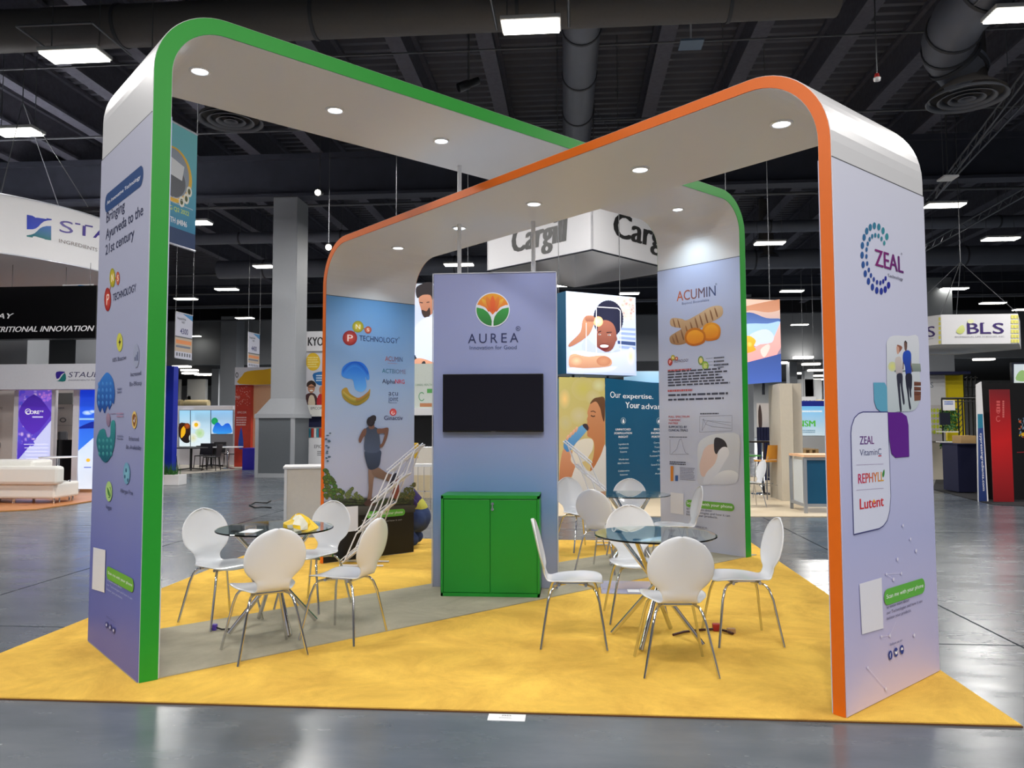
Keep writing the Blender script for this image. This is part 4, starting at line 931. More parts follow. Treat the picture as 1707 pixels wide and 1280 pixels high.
# --- white booth at far left
yb = 9.6
bt = thing('white_booth', 'white booth at the far left with a lettered fascia and backlit blue panels', 'booth', at(60, 820, yb))
pbox(bt, 'fascia', -160, 607, 240, 649, yb-.5, mat('fascia_white', (206, 208, 218), .5), .5)
a = yart(yb-.5)
a.T = zt(0, 580, .2188)
a.smooth([(430, 182), (498, 182), (470, 200), (452, 228), (430, 232)], (50, 30, 140), None, 3); a.smooth([(498, 192), (498, 252), (432, 252), (450, 244), (474, 210)], (20, 110, 110), None, 3)
a.text('STAUBER', (520, 222), (840, 222), 42, (60, 60, 100), shear=.2); a.text('INGREDIENTS FOR', (520, 250), (740, 250), 11, (80, 84, 110), shear=.2)
a.build('printed_lettering', INK, bt, 'wave emblem and slanted dark lettering')
pbox(bt, 'back_panel', -160, 650, 240, 822, yb+.9, mat('cream_panel', (214, 208, 206), .6), .06, zmin=0)
for u0, u1 in ((-60, -52), (21, 28), (84, 89), (120, 130), (205, 212)): pbox(bt, 'post', u0, 648, u1, 825, yb-.05, mat('post_white', (222, 222, 230), .4), .12, zmin=0)
def lightbox(parent, u0, v0, u1, v1, Y, draw, name='light_box', em=None, dep=.1, label=None):
    f = pbox(parent, name, u0, v0, u1, v1, Y+.004, mat('alu_frame', (170, 174, 180), .4, .5), dep, label)
    a = yart(Y); draw(a); a.build('backlit_picture', BACKLIT if em is None else em, f); return f
def lb1(a):
    a.rect(27, 649, 86, 812, (210, 214, 250), (190, 200, 250)); a.poly([(27, 770), (27, 649), (86, 649), (86, 700)], (120, 90, 210), (70, 50, 190))
    rn = random.Random(8)
    for k in range(60):
        u = rn.uniform(29, 60); v = rn.uniform(652, 740); a.ell(u, min(v, 765-(u-27)*.9), rn.uniform(2, 5), rn.uniform(2, 5), rn.choice([(190, 160, 250), (90, 80, 220), (230, 200, 250), (70, 90, 200)]), (90, 70, 200), 7)
    for k in range(26): a.ell(rn.uniform(64, 85), rn.uniform(650, 668), 2.5, 2.5, rn.choice([(230, 150, 220), (190, 120, 230)]), (150, 110, 230), 7)
    a.smooth([(30, 690), (57, 657), (86, 688), (84, 694), (55, 724)], (70, 40, 160), (90, 50, 190), 3); a.ring(47, 686, 4, 4, 5, 5, WH); a.text('CORE', (44, 690), (66, 690), 6, WH, bold=.04); a.text('FE', (67, 687), (73, 687), 3, WH); a.rect(54, 694, 72, 696, (220, 220, 250))
    for k in range(8): a.rect(40+k*1.0, 740+k*6, 80, 741+k*6, (236, 240, 255))
lightbox(bt, 27, 649, 86, 812, yb-.02, lb1, 'light_box', label='purple backlit panel with a dark diamond')
def lb2(a):
    a.rect(130, 649, 204, 815, (110, 140, 250), (206, 230, 255)); a.poly([(130, 755), (130, 649), (204, 649), (204, 700)], (24, 60, 220), (60, 130, 245))
    a.ell(146, 688, 9, 4, (220, 240, 255), (90, 150, 250)); a.ell(154, 686, 6, 3, (220, 240, 255), (90, 150, 250)); a.rect(130, 697, 204, 700, (150, 200, 240)); a.smooth([(130, 714), (145, 706), (160, 702), (204, 700), (204, 712), (150, 714)], (20, 40, 150), None, 3)
    a.poly([(130, 752), (204, 688), (204, 815), (130, 815)], (200, 224, 255), (225, 238, 255)); a.ell(147, 767, 3.5, 3, (240, 190, 60)); a.rect(140, 778, 152, 780, (120, 140, 220))
lightbox(bt, 130, 649, 204, 815, yb-.02, lb2, label='backlit beach picture panel, blue sky over sand')
pbox(bt, 'door_panel', 90, 655, 121, 674, yb+.6, mat('grey_glass', (150, 152, 150), .4), .03); a = yart(yb+.62+.28-.02)
a.copy(88, 678, 108, 682, 1, (150, 150, 160), 3); a.ring(105, 700, 3.5, 2.5, 5.5, 4, (110, 110, 116)); a.line([(88, 709), (121, 709)], .008, (150, 150, 156)); a.text('12', (0, 682), (4, 682), 4, (100, 90, 90)); a.ell(0, 742, 1.5, 5, (150, 150, 150)); a.build('printed_notes', INK, bt)
mo = thing('office_chair', 'dark chair behind the black counter in the white booth at the left', 'chair', at(104, 760, yb+.3)); pbox(mo, 'backrest', 96, 719, 112, 735, yb+.3, mat('mesh_grey', (92, 92, 98), .7), .04, zmin=.55, bevel=.02); pbox(mo, 'stem', 102, 735, 106, 800, yb+.3, BLACKM, .05, zmin=0)
ct = thing('black_counter', 'low black counter inside the white booth at the left', 'counter', at(105, 760, yb+.1)); pbox(ct, 'counter_body', 91, 733, 120, 790, yb+.1, mat('black_gloss'), .15, zmin=0)
# its wood floor
fp = [atz(u, v, 0) for u, v in ((-160, 862), (0, 853), (62, 850), (110, 843), (160, 835), (236, 820), (262, 806), (240, 795), (-160, 800))]
wf = thing('wood_floor', 'orange brown wood floor of the booth with the white sofa, far left', 'flooring', (fp[1].x, fp[1].y, 0))
wd = mat('wood_laminate', (196, 132, 84), .4, noise=.3, nscale=2.5)
MB().prism([(p.x, p.y, .0015) for p in fp], Z*.02).build('floor_panel', wd, wf)
MB().prism([(p.x, p.y-.03, .001) for p in fp[:6]]+[(p.x, p.y+.01, .001) for p in fp[:6][::-1]], Z*.016).build('floor_edge', mat('edge_tan', (170, 120, 60), .6), wf)
# white sofa
sx0, sx1 = at(-70, 800, 6.9).x, at(96, 800, 6.9).x
sf = thing('sofa', 'low white leather sofa seen from behind at the left edge', 'sofa', ((sx0+sx1)/2, 7.3, .0215))
lea = mat('white_leather', (232, 231, 226), .4, noise=.02)
zz = lambda v, Y=6.9: at(20, v, Y).z
MB().box(sx0, 6.9, zz(808), sx1, 7.12, zz(777)).build('backrest', lea, sf, bevel=.06)
MB().box(sx0, 7.0, zz(832), sx1-.12, 7.75, zz(806)).build('seat_base', lea, sf, bevel=.04)
MB().box(sx0, 7.1, zz(808), at(42, 800, 6.9).x, 7.7, zz(768)).build('seat_cushion', lea, sf, bevel=.05)
for x in (sx0+.3, sx0+1.0, at(14, 800, 6.9).x, at(80, 800, 6.9).x):
    for y in (7.08, 7.65): MB().tube([(x, y, .022), (x, y, zz(830))], .018, 8).build('leg', CHROME, sf)
MB().tube([(sx1-.16, 7.2, .03), (sx1-.16, 7.2, zz(806)), (sx1-.16, 7.5, zz(804)), (sx1-.16, 7.5, .03)], .014, 8).build('side_frame', CHROME, sf)
# moulded tub chairs and round table
def make_tub():
    t = thing('tub_chair', 'x', 'chair', (0, 0, 0)); mb = MB(); n = 16; rows = [(.02, .40, 0), (.16, .41, 0), (.22, .45, 0), (.235, .55, .3), (.25, .66, .6), (.255, .80, 1)]; vs = []
    for r, z, k in rows:
        for i in range(n+1):
            an = -PI/2-PI*.62+PI*1.24*i/n if k else 2*PI*i/n-PI/2; zz_ = z if k < .5 else z-.16*k*abs(i/n-.5)*2
            vs.append((r*math.cos(an), r*math.sin(an), zz_))
    m = n+1; mb.add(vs[:3*m], [(i*m+k, i*m+k+1, (i+1)*m+k+1, (i+1)*m+k) for i in range(2) for k in range(n)], True)
    mb.add(vs[3*m:], [(i*m+k, i*m+k+1, (i+1)*m+k+1, (i+1)*m+k) for i in range(2) for k in range(n)], True)
    mb.add([Vector((.22*math.cos(-PI/2-PI*.62+PI*1.24*i/n), .22*math.sin(-PI/2-PI*.62+PI*1.24*i/n), .45)) for i in range(m)]+vs[3*m:4*m], [(i, i+1, m+i+1, m+i) for i in range(n)], True)
    o = mb.build('tub_shell', shellm, t); s = o.modifiers.new('t', 'SOLIDIFY'); s.thickness = .012
    for sx in (-1, 1):
        for sy in (-1, 1): MB().tube([(sx*.08, sy*.08, .395), (sx*.22, sy*.22, .0)], .008, 6).build('leg', CHROME, t)
    mb = MB()
    for p, q in (((-.15, -.15), (.15, .15)), ((.15, -.15), (-.15, .15))): mb.tube([(p[0], p[1], .2), (q[0], q[1], .36)], .005, 5)
    mb.build('cross_brace', CHROME, t); return t
tub = make_tub(); q = atz(107, 817, 0); put(tub, False, (q.x, q.y+.1, .0215), math.radians(60), 'white moulded tub chair beside the white sofa, nearer one', 'white tub chairs at the left booth')
q = atz(128, 812, 0); put(tub, True, (q.x, q.y+.2, .0215), math.radians(-50), 'white moulded tub chair near the green arch leg, farther one', 'white tub chairs at the left booth')
q = at(97, 763, 8.4); t = thing('side_table', 'small round white table between sofa and tub chairs', 'table', (q.x, q.y, .0215))
MB().lathe([(0, .0), (.36, 0), (.36, .025), (0, .025)], (q.x, q.y, q.z), 32).build('table_top', WHITE, t); MB().lathe([(.2, .022), (.2, .03), (.03, .05), (.025, q.z)], (q.x, q.y, 0), 20).build('pedestal', CHROME, t)

# --- aisle signs and teal banner
def banner_between(name, label, A, B, z0, z1, draw, top=TOP, cat='hanging sign', thick=.012):
    A = Vector((A.x, A.y, 0)); B = Vector((B.x, B.y, 0)); t = thing(name, label, cat, (A.x, A.y, z0)); U = (B-A).normalized(); N = U.cross(Z)
    MB().prism([A+Z*z0, B+Z*z0, B+Z*z1, A+Z*z1], -N*thick).build('banner_cloth', FAB, t)
    mb = MB(); mb.tube([A+Z*z1, B+Z*z1], .018, 8); mb.tube([A+Z*z0, B+Z*z0], .018, 8); mb.build('end_bar', mat('alu_trim'), t)
    a = Art(A, U, Z); draw(a, A, B); a.build('printed_artwork', INK, t); wires(t, [A+Z*z1, B+Z*z1], top); return t
A = at(248, 300, 4.2); B = at(327.5, 300, 5.3)
def d_teal(a, A, B):
    L = (B-A).length; H0, H1 = 4.47, 6.48
    a.lpoly([(0, H0), (L, H0), (L, H1), (0, H1)], (126, 206, 214), (40, 120, 170)); a.lpoly([(0, H0), (L, H0), (L, H0+.28), (0, H0+.28)], (50, 70, 110))
    cxx, cyy = L*.5, 5.62
    def el(cx_, cy_, r0, r1, c): a.raw([(cx_, cy_)]+[(cx_+r0*math.cos(2*PI*k/30), cy_+r1*math.sin(2*PI*k/30)) for k in range(31)], [(0, k+1, k+2) for k in range(30)], c)
    el(cxx, cyy, L*.40, .46, (236, 190, 70)); el(cxx-.03, cyy+.02, L*.36, .41, (150, 160, 176)); el(cxx-.05, cyy-.1, L*.3, .28, (104, 108, 116)); a.lpoly([(cxx-.2, cyy+.0), (cxx+.2, cyy-.05), (cxx+.25, cyy+.2), (cxx-.1, cyy+.28)], (224, 228, 234))
    for k, (x, y) in enumerate(((L*.68, 5.22), (L*.78, 5.30), (L*.84, 5.44))): el(x, y, .07, .09, (236, 236, 224)); el(x, y, .035, .05, (90, 96, 60))
    a.T = zt(280, 160, .1954)
    a.text('the Manufacturing of', (-60, 822), (168, 920), 14, WH); a.text('Capsules, Tablets & Gummies', (-80, 850), (212, 988), 14, WH); a.text('COMING Q2 2022', (-120, 900), (178, 1036), 40, (206, 226, 90), bold=.02); a.text('BOOTH #4846', (-60, 1035), (160, 1130), 52, WH, bold=.02)
banner_between('teal_banner', 'teal hanging banner with a round picture seen between the green leg and soffit', A, B, 4.47, 6.48, d_teal)
def aisle(u0, u1, Y, vtop, vmid, vbot, num, label):
    A = at(u0, 560, Y); B = at(u1, 560, Y+.9); z1 = at(u0, vtop, Y).z; z0 = at(u0, vbot, Y).z; zm = at(u0, vmid, Y).z
    def d(a, A, B):
        L = (B-A).length; a.lpoly([(0, z0), (L, z0), (L, z1), (0, z1)], (206, 208, 226)); a.lpoly([(L*.35, z1), (L, z1), (L, z1-(z1-zm)*.25)][::-1], (50, 140, 200))
        a.lpoly([(0, z0+(zm-z0)*.32), (L, z0+(zm-z0)*.32), (L, zm), (0, zm)], (196, 176, 156)); a.lpoly([(L*.05, zm-(zm-z0)*.32), (L*.95, zm-(zm-z0)*.32), (L*.95, zm-(zm-z0)*.14), (L*.05, zm-(zm-z0)*.14)], (236, 146, 80)); a.lpoly([(L*.05, zm-(zm-z0)*.5), (L*.9, zm-(zm-z0)*.5), (L*.9, zm-(zm-z0)*.4), (L*.05, zm-(zm-z0)*.4)], (110, 120, 140))
        a.lpoly([(0, zm-.02), (L, zm-.02), (L, zm+.02), (0, zm+.02)], (90, 96, 104))
        for k in range(6): a.lpoly([(L*(.08+.15*k), z0+(zm-z0)*.1), (L*(.16+.15*k), z0+(zm-z0)*.1), (L*(.16+.15*k), z0+(zm-z0)*.26), (L*(.08+.15*k), z0+(zm-z0)*.26)], (96, 100, 110))
        def tx(s, x0, x1, y, h, c):
            vs, fs = glyphs(s, .02); a.raw([(x0+(x1-x0)*x, y+h*yy) for x, yy in vs], fs, c)
        tx(num, L*.28, L*.74, zm+(z1-zm)*.14, (z1-zm)*.24, (50, 56, 120)); tx('SupplySide', L*.1, L*.6, zm+(z1-zm)*.72, (z1-zm)*.1, (60, 70, 90)); tx('WEST', L*.35, L*.55, zm+(z1-zm)*.58, (z1-zm)*.09, (60, 70, 90))
    banner_between('aisle_sign', label, A, B, z0, z1, d)
aisle(292, 320.5, 15, 519.5, 560, 596, '4300', 'hanging aisle sign reading 4300 beside the green leg')
aisle(414, 433, 22, 553.5, 588, 612, '4400', 'hanging aisle sign reading 4400 left of the tall grey column')

# --- middle left distance: blue panel, planter, screens, black dining sets
bp_ = thing('partition', 'tall narrow blue panel right behind the green arch leg', 'partition', at(283, 782, 17)); pbox(bp_, 'panel', 262, 610, 288, 783, 17, mat('royal_blue', (20, 50, 190), .5), .3, zmin=0)
q0, q1 = atz(262, 812), atz(298, 809)
pt = thing('planter_box', 'white planter box with short green plant beside the green arch leg', 'planter', (q1.x-.3, q1.y, 0))
MB().box(q1.x-1.5, q1.y, 0, q1.x, q1.y+.4, .26).build('box', WHITE, pt, bevel=.01)
mb = MB(); rn = random.Random(2)
for k in range(260):
    x = q1.x-rn.uniform(.15, 1.4); y = q1.y+rn.uniform(.05, .35); h = rn.uniform(.12, .36); dx, dy = rn.uniform(-.12, .12), rn.uniform(-.08, .08)
    mb.add([(x-.012, y, .24), (x+.012, y, .24), (x+dx, y+dy, .26+h)], [(0, 1, 2)])
mb.build('foliage', mat('leaf_green', (52, 110, 46), .6, noise=.3), pt, kind='stuff')
bf = [atz(u, v) for u, v in ((240, 792), (300, 791), (440, 780), (452, 770), (440, 752), (240, 752))]
MB().prism([(p.x, p.y, .001) for p in bf], Z*.01).build('booth_carpet', carpetmat('beige_pile', (178, 172, 162), .08), label='pale beige carpet under the black dining tables', cat='carpet')
scb = thing('screen_wall', 'wall of bright blue screens behind the black dining tables', 'display wall', at(340, 770, 21))
pbox(scb, 'wall_panel', 276, 676, 392, 772, 21.1, mat('post_white'), .1, zmin=0)
def s1(a):
    a.rect(299, 684, 351, 744, (150, 205, 236), (226, 240, 244)); a.rect(351.6, 684, 388, 723, (140, 196, 240), (200, 226, 246))
    a.smooth([(299, 706), (312, 706), (317, 712), (317, 735), (308, 738), (299, 728)], (60, 30, 20), (20, 16, 16), 3); a.smooth([(302, 716), (308, 710), (309, 722), (302, 730)], (240, 180, 30), None, 3); a.ell(312, 710, 5, 5, (180, 80, 30), (110, 50, 20))
    for k in range(12): an = 2*PI*k/12; a.ell(327+5*math.cos(an), 708+5*math.sin(an), 2.4, 2.4, (240, 240, 230))
    a.ell(327, 708, 3.5, 3.5, (240, 190, 30)); a.ell(333, 722, 8, 8, (170, 210, 140), (200, 226, 200)); a.ell(322, 730, 7, 8, (220, 220, 170), (220, 234, 230))
    a.ell(358, 702, 5.5, 6, (40, 180, 110), (30, 160, 90)); a.smooth([(356, 722), (358, 708), (364, 704), (370, 710), (376, 706), (382, 706), (386, 714), (385, 722)], (30, 90, 220), (60, 160, 240), 3); a.ell(371, 705, 4, 4, (170, 210, 244))
    a.line([(317.5, 684), (317.5, 744)], .03, (60, 70, 80)); a.line([(351.5, 684), (351.5, 744)], .03, (60, 70, 80))
lightbox(scb, 298, 683, 389, 745, 21, s1, 'video_wall', em=printmat('screen_print', em=.9)); 
ts = thing('partition_header', 'white header strip above the blue screens', 'sign', at(340, 680, 20.9)); pbox(ts, 'strip', 322, 677, 388, 683, 20.9, WHITE, .05)
blk = mat('black_plastic', (34, 34, 38), .55)
def make_dchair():
    t = thing('dining_chair', 'x', 'chair', (0, 0, 0)); MB().box(-.22, -.22, .43, .22, .2, .46).build('seat', blk, t, bevel=.01)
    MB().add([(-.23, -.2, .47), (.23, -.2, .47), (.23, -.27, .86), (-.23, -.27, .86), (-.23, -.22, .47), (.23, -.22, .47), (.23, -.29, .86), (-.23, -.29, .86)], [(0, 1, 2, 3), (7, 6, 5, 4), (0, 4, 5, 1), (1, 5, 6, 2), (2, 6, 7, 3), (3, 7, 4, 0)]).build('backrest', blk, t)
    for sx in (-1, 1):
        for sy in (-1, 1): MB().tube([(sx*.2, sy*.19, .44), (sx*.22, sy*.23, 0)], .013, 6).build('leg', BLACKM, t)
    return t
def make_dtable():
    t = thing('dining_table', 'x', 'table', (0, 0, 0)); MB().lathe([(0, .72), (.52, .72), (.52, .75), (0, .75)], (0, 0, 0), 28).build('table_top', blk, t)
    MB().tube([(0, 0, .03), (0, 0, .72)], .04, 10).build('column', BLACKM, t)
    mb = MB()
    for k in range(4): mb.tube([(0, 0, .06), (.4*math.cos(k*PI/2+.5), .4*math.sin(k*PI/2+.5), .02)], .022, 6)
    mb.build('foot', BLACKM, t); return t
dt = make_dtable(); q = atz(318, 784); put(dt, False, (q.x, q.y, .011), 0, 'black pedestal table in the beige booth, nearer the green leg', 'black dining tables'); T1 = q.copy()
q = atz(352, 778); put(dt, True, (q.x, q.y, .011), 0, 'black pedestal table in the beige booth, farther right', 'black dining tables'); T2 = q.copy()
dc = make_dchair(); used = False
for (c, dx, dy, rz, lb) in ((T1, -.75, -.1, -90, 'black dining chair left of the nearer black table'), (T1, .05, .75, 180, 'black dining chair behind the nearer black table'), (T1, .8, -.2, 95, 'black dining chair between the two black tables'),
                            (T2, -.1, .62, 180, 'black dining chair behind the farther black table'), (T2, .72, .1, 90, 'black dining chair right of the farther black table, by the red panel'), (T2, .35, -.75, 10, 'black dining chair in front of the farther black table')):
    put(dc, used, (c.x+dx, c.y+dy, .011), math.radians(rz), lb, 'black dining chairs'); used = True
q = atz(404, 768); put(tub, True, (q.x, q.y+1.2, .011), math.radians(90), 'white tub chair in front of the red booth panel')
q = at(380, 756, 18.9); t = thing('bistro_table', 'white round table in front of the blue screens by the red panel', 'table', (q.x, q.y, 0))
MB().lathe([(0, .73), (.5, .73), (.5, .755), (0, .755)], (q.x, q.y, 0), 24).build('table_top', WHITE, t); MB().lathe([(.25, .011), (.04, .05), (.035, .73)], (q.x, q.y, 0), 16).build('pedestal', CHROME, t)
# red and yellow booth left of the column
rb = thing('red_booth', 'booth with red panel and yellow curved canopy left of the tall column', 'booth', at(420, 770, 19.8))
pbox(rb, 'red_panel', 391.5, 641, 418, 772, 19.8, mat('brick_red', (196, 62, 44), .6, noise=.2, nscale=6), .3, zmin=0)
pbox(rb, 'wood_panel', 418, 641, 470, 772, 20.0, mat('pale_wood', (236, 188, 146), .5, noise=.08), .1, zmin=0)
pbox(rb, 'canopy', 391.5, 612, 470, 641, 19.6, FAB, .6)
a = yart(19.6); a.smooth([(399, 640), (404, 626), (412, 619), (440, 616), (470, 614), (470, 638)], (236, 182, 20), None, 3); a.ring(395, 625, 1.5, 3, 2.5, 4.5, (90, 96, 90)); a.build('printed_shape', INK, rb)
a = yart(19.8); rn = random.Random(6)
for k in range(50): a.ell(rn.uniform(393, 417), rn.uniform(644, 676), .6, .6, (236, 190, 170), n=6)
a.text('PRO', (392, 664), (400, 664), 4.5, (236, 214, 206)); a.text('EPICOR', (396, 689), (411, 689), 3.5, (240, 226, 220)); a.copy(394, 694, 413, 710, 4, (236, 200, 190), 5); a.smooth([(397, 745), (402, 712), (406, 745)], (40, 80, 180), None, 3); a.build('printed_lettering', INK, rb)
bx = thing('blue_box', 'blue cube stand next to the tall grey column base', 'stand', at(413, 783, 18.2)); pbox(bx, 'box', 404, 747, 424, 783, 18.2, mat('violet_blue', (44, 34, 170), .5), .5, zmin=0)
# booth with yellow light box right of the column
kb = thing('yellow_edged_booth', 'booth with a leaf emblem header and yellow edged photo right of the tall column', 'booth', at(520, 770, 16.6))
pbox(kb, 'header', 500, 552, 560, 585, 16.6, FAB, .4)
a = yart(16.6); a.text('KYOWA', (513.5, 576), (561, 576), 15, (40, 40, 44), bold=.03)
for u, v in ((503, 568), (506, 573), (503, 576), (507, 565)): a.smooth([(u-2.4, v), (u, v-3), (u+2.4, v), (u, v+3)], (60, 120, 70), None, 2)
a.build('printed_lettering', INK, kb)
pbox(kb, 'photo_panel', 500, 585, 560, 694, 16.7, FAB, .2)
a = yart(16.7); a.rect(500, 585, 507.5, 678, (250, 210, 10), (252, 220, 20)); a.build('yellow_light_bar', BACKLIT, kb)
a = yart(16.7); a.rect(507.5, 585, 560, 675, (214, 216, 226), (206, 206, 214)); a.ell(522, 603, 12, 15, (240, 200, 40), (232, 190, 40)); a.copy(513, 594, 531, 613, 5, (250, 230, 140), 3); a.smooth([(523, 622), (550, 620), (550, 640), (532, 642), (524, 634)], (30, 110, 180), None, 3); a.copy(527, 624, 540, 636, 3, (200, 226, 244), 4)
a.smooth([(508, 676), (509, 660), (516, 655), (524, 656), (529, 664), (530, 676)], (70, 40, 44), None, 3); a.smooth([(514, 676), (516, 660), (523, 660), (525, 676)], (220, 204, 180), None, 3); a.ell(519, 646, 6, 9, (206, 150, 116), (190, 130, 100)); a.smooth([(512, 645), (512, 638), (519, 634), (526, 638), (526, 645), (519, 640)], (50, 34, 30), None, 3); a.line([(514, 645), (524, 645)], .03, (40, 34, 34)); a.ell(519, 651, 3, 1.4, (240, 236, 230))
a.smooth([(529, 676), (530, 660), (538, 656), (545, 676)], (190, 40, 50), None, 3); a.ell(536, 650, 4, 7, (196, 130, 100)); a.rect(500, 675, 560, 694, (230, 230, 226)); a.text('EPICOR', (518, 682.5), (537, 682.5), 4.5, (60, 60, 64)); a.ell(510, 691, 6, 6, (230, 206, 110)); a.build('printed_photo', INK, kb)
pbox(kb, 'dark_recess', 513, 694, 560, 712, 16.9, mat('navy_cloth', (30, 34, 70), .8), .1)
for k in range(6): pbox(kb, 'product_pack', 514.5+k*4.4, 714, 518+k*4.4, 729, 16.5, mat(['pack_teal', 'pack_red', 'pack_white'][k % 3], [(60, 140, 160), (180, 60, 50), (220, 220, 220)][k % 3], .5), .15)
pbox(kb, 'display_counter', 513, 730, 560, 772, 16.3, FAB, .6, zmin=0)
a = yart(16.3); a.text('EPICOR', (524, 747), (546, 747), 6, (70, 70, 76)); a.copy(529, 751, 541, 760, 3, (110, 110, 116), 2); a.build('printed_lettering', INK, kb)
# white counter behind the orange back leg
q = atz(474, 872); wc = thing('white_counter', 'plain white counter standing left of the orange back leg', 'counter', (q.x, q.y, 0), 0)
Rm = Matrix.Translation((q.x, q.y, 0)) @ Matrix.Rotation(math.radians(18), 4, 'Z')
MB().box(0, 0, .02, 1.9, .62, .84, Rm).build('counter_body', mat('counter_white', (228, 220, 208), .45), wc, bevel=.004)
MB().box(-.03, -.03, .84, 1.93, .65, .875, Rm).build('counter_top', WHITE, wc, bevel=.004); MB().box(-.012, -.012, .02, .03, .63, .84, Rm).build('end_panel', WHITE, wc)
pts = [atz(u, v, .012) for u, v in ((452, 846), (440, 845), (425, 846), (416, 842), (425, 837), (445, 838), (452, 834))]
MB().tube(pts, .012, 6).build('floor_cable', BLACKM, label='loose dark cable loop on the concrete left of the white counter', cat='cable')

# --- slit between orange back leg and tower
mn = thing('photo_light_box', 'backlit photo of a man in a white t-shirt checking his watch, behind the tower', 'light box', at(707, 600, 9.6))
f = pbox(mn, 'frame', 640, 470, 800, 597, 9.604, mat('dark_frame', (26, 30, 44), .4), .5)
a = yart(9.6); a.rect(640, 474, 800, 592, (206, 214, 234), (196, 210, 240)); a.T = zt(680, 440, .3448)
a.rect(30, 95, 145, 200, (190, 196, 210), (214, 222, 238))
a.smooth([(60, 110), (95, 100), (125, 125), (132, 180), (120, 235), (100, 250), (75, 248), (62, 215), (52, 170)], (206, 150, 122), (176, 116, 90)); a.smooth([(38, 120), (60, 100), (110, 88), (135, 130), (120, 175), (108, 150), (70, 150), (45, 165)], (44, 38, 42), None, 3)
a.smooth([(66, 222), (90, 228), (104, 210), (108, 245), (90, 262), (72, 250)], (60, 44, 40), None, 3); a.line([(56, 185), (72, 188)], .02, (60, 40, 40)); a.line([(90, 186), (104, 184)], .02, (60, 40, 40))
a.smooth([(30, 320), (55, 280), (100, 255), (150, 280), (170, 420), (150, 480), (60, 470), (30, 420)], (226, 232, 246), (206, 216, 242)); a.smooth([(30, 470), (58, 455), (110, 470), (150, 490), (150, 520), (80, 535), (30, 545)], (214, 156, 126), (196, 134, 106)); a.smooth([(66, 480), (82, 470), (88, 500), (82, 535), (66, 530)], (40, 40, 46), None, 3)
a.build('backlit_picture', BACKLIT, f); wires(mn, [at(660, 470, 9.8), at(780, 470, 9.8)])
sb = thing('back_shelf_unit', 'pale shelf unit with a green sign seen in the gap left of the tower', 'shelf unit', at(707, 690, 9))
for n_, (v0, v1, m, Y) in dict(sign_panel=(606, 680, mat('pale_panel', (208, 216, 210), .5), 9.0), shelf_top=(680, 692, WHITE, 8.9), dark_recess=(692, 744, mat('black_gloss'), 9.1), white_front=(747, 792, mat('counter_white'), 8.8), plank_base=(792, 838, mat('pale_plank', (214, 196, 160), .6, noise=.08), 8.8)).items():
    pbox(sb, n_, 660, v0, 780, v1, Y, m, .4)
a = yart(9.0); a.text('CARGILL HEALTH', (692, 643), (720, 643), 3.5, (110, 150, 120)); a.ring(703, 661, 4, 6, 5.2, 7.5, (90, 160, 110), a0=.6, a1=5.6); a.rect(712, 648, 722, 655, (90, 170, 90)); a.rect(700, 672, 720, 678, (190, 130, 90)); a.build('printed_sign', INK, sb)
st = thing('bar_stool', 'bar stool with mustard back beside the pale shelf unit', 'stool', (at(700, 800, 7.2).x, 7.2, 0))
pbox(st, 'backrest', 686, 738, 697, 764, 7.2, mat('mustard', (206, 166, 30), .5), .03, bevel=.01); pbox(st, 'seat', 684, 774, 720, 778, 6.95, WHITE, .4)
for u in (688, 696, 706, 717): pbox(st, 'leg', u, 778, u+1.2, 855, 7.0 if u % 4 else 7.3, CHROME, .02, zmin=0)
pbox(st, 'foot_rail', 688, 818, 718, 820, 7.05, CHROME, .02)
# crouching worker
def skin(name, V, E, R, m, parent, root=0, sub=2):
    me = bpy.data.meshes.new(name); inv = wmat(parent).inverted(); me.from_pydata([tuple(inv @ Vector(v)) for v in V], E, []); me.materials.append(m); o = bpy.data.objects.new(name, me); COL.objects.link(o); o.parent = parent
    o.modifiers.new('skin', 'SKIN'); sv = me.skin_vertices[0].data if me.skin_vertices else None
    if sv is None:
        bpy.context.view_layer.objects.active = o
    for i, r in enumerate(R): me.skin_vertices[0].data[i].radius = (r, r)
    me.skin_vertices[0].data[root].use_root = True
    s = o.modifiers.new('smooth', 'SUBSURF'); s.levels = s.render_levels = sub; o.modifiers['skin'].use_smooth_shade = True; return o
px_, py_ = -1.14, 2.45
P_ = thing('person', 'person in a purple top and jeans crouching behind the orange back leg, face hidden', 'person', (px_, py_, .013))
def W3(x, y, z): return Vector((px_+x, py_+y, .013+z))
hip = W3(-.02, 0, .36); spine = W3(-.09, 0, .50); chest = W3(-.2, 0, .63); neck = W3(-.33, 0, .70); head = W3(-.42, 0, .76)
V = [hip, spine, chest, neck, head]; R_ = [.14, .125, .135, .055, .09]; E_ = [(0, 1), (1, 2), (2, 3), (3, 4)]
for sy in (-1, 1):
    k = len(V); V += [W3(-.02, sy*.1, .34), W3(-.36, sy*.17, .44), W3(-.06, sy*.14, .10), W3(-.2, sy*.15, .03)]; R_ += [.11, .075, .05, .04]; E_ += [(0, k), (k, k+1), (k+1, k+2), (k+2, k+3)]
    k = len(V); V += [W3(-.22, sy*.19, .63), W3(-.03 if sy < 0 else -.3, sy*.3, .55), W3(-.26, sy*.22, .36), W3(-.36, sy*.18, .33)]; R_ += [.06, .045, .034, .035]; E_ += [(2, k), (k, k+1), (k+1, k+2), (k+2, k+3)]
skinm = mat('skin_tone', (196, 142, 112), .5)
skin('body', V, E_, [r*(.62 if k_ in (0, 1, 2) or k_ in (5, 13) else .8) for k_, r in enumerate(R_)], skinm, P_)
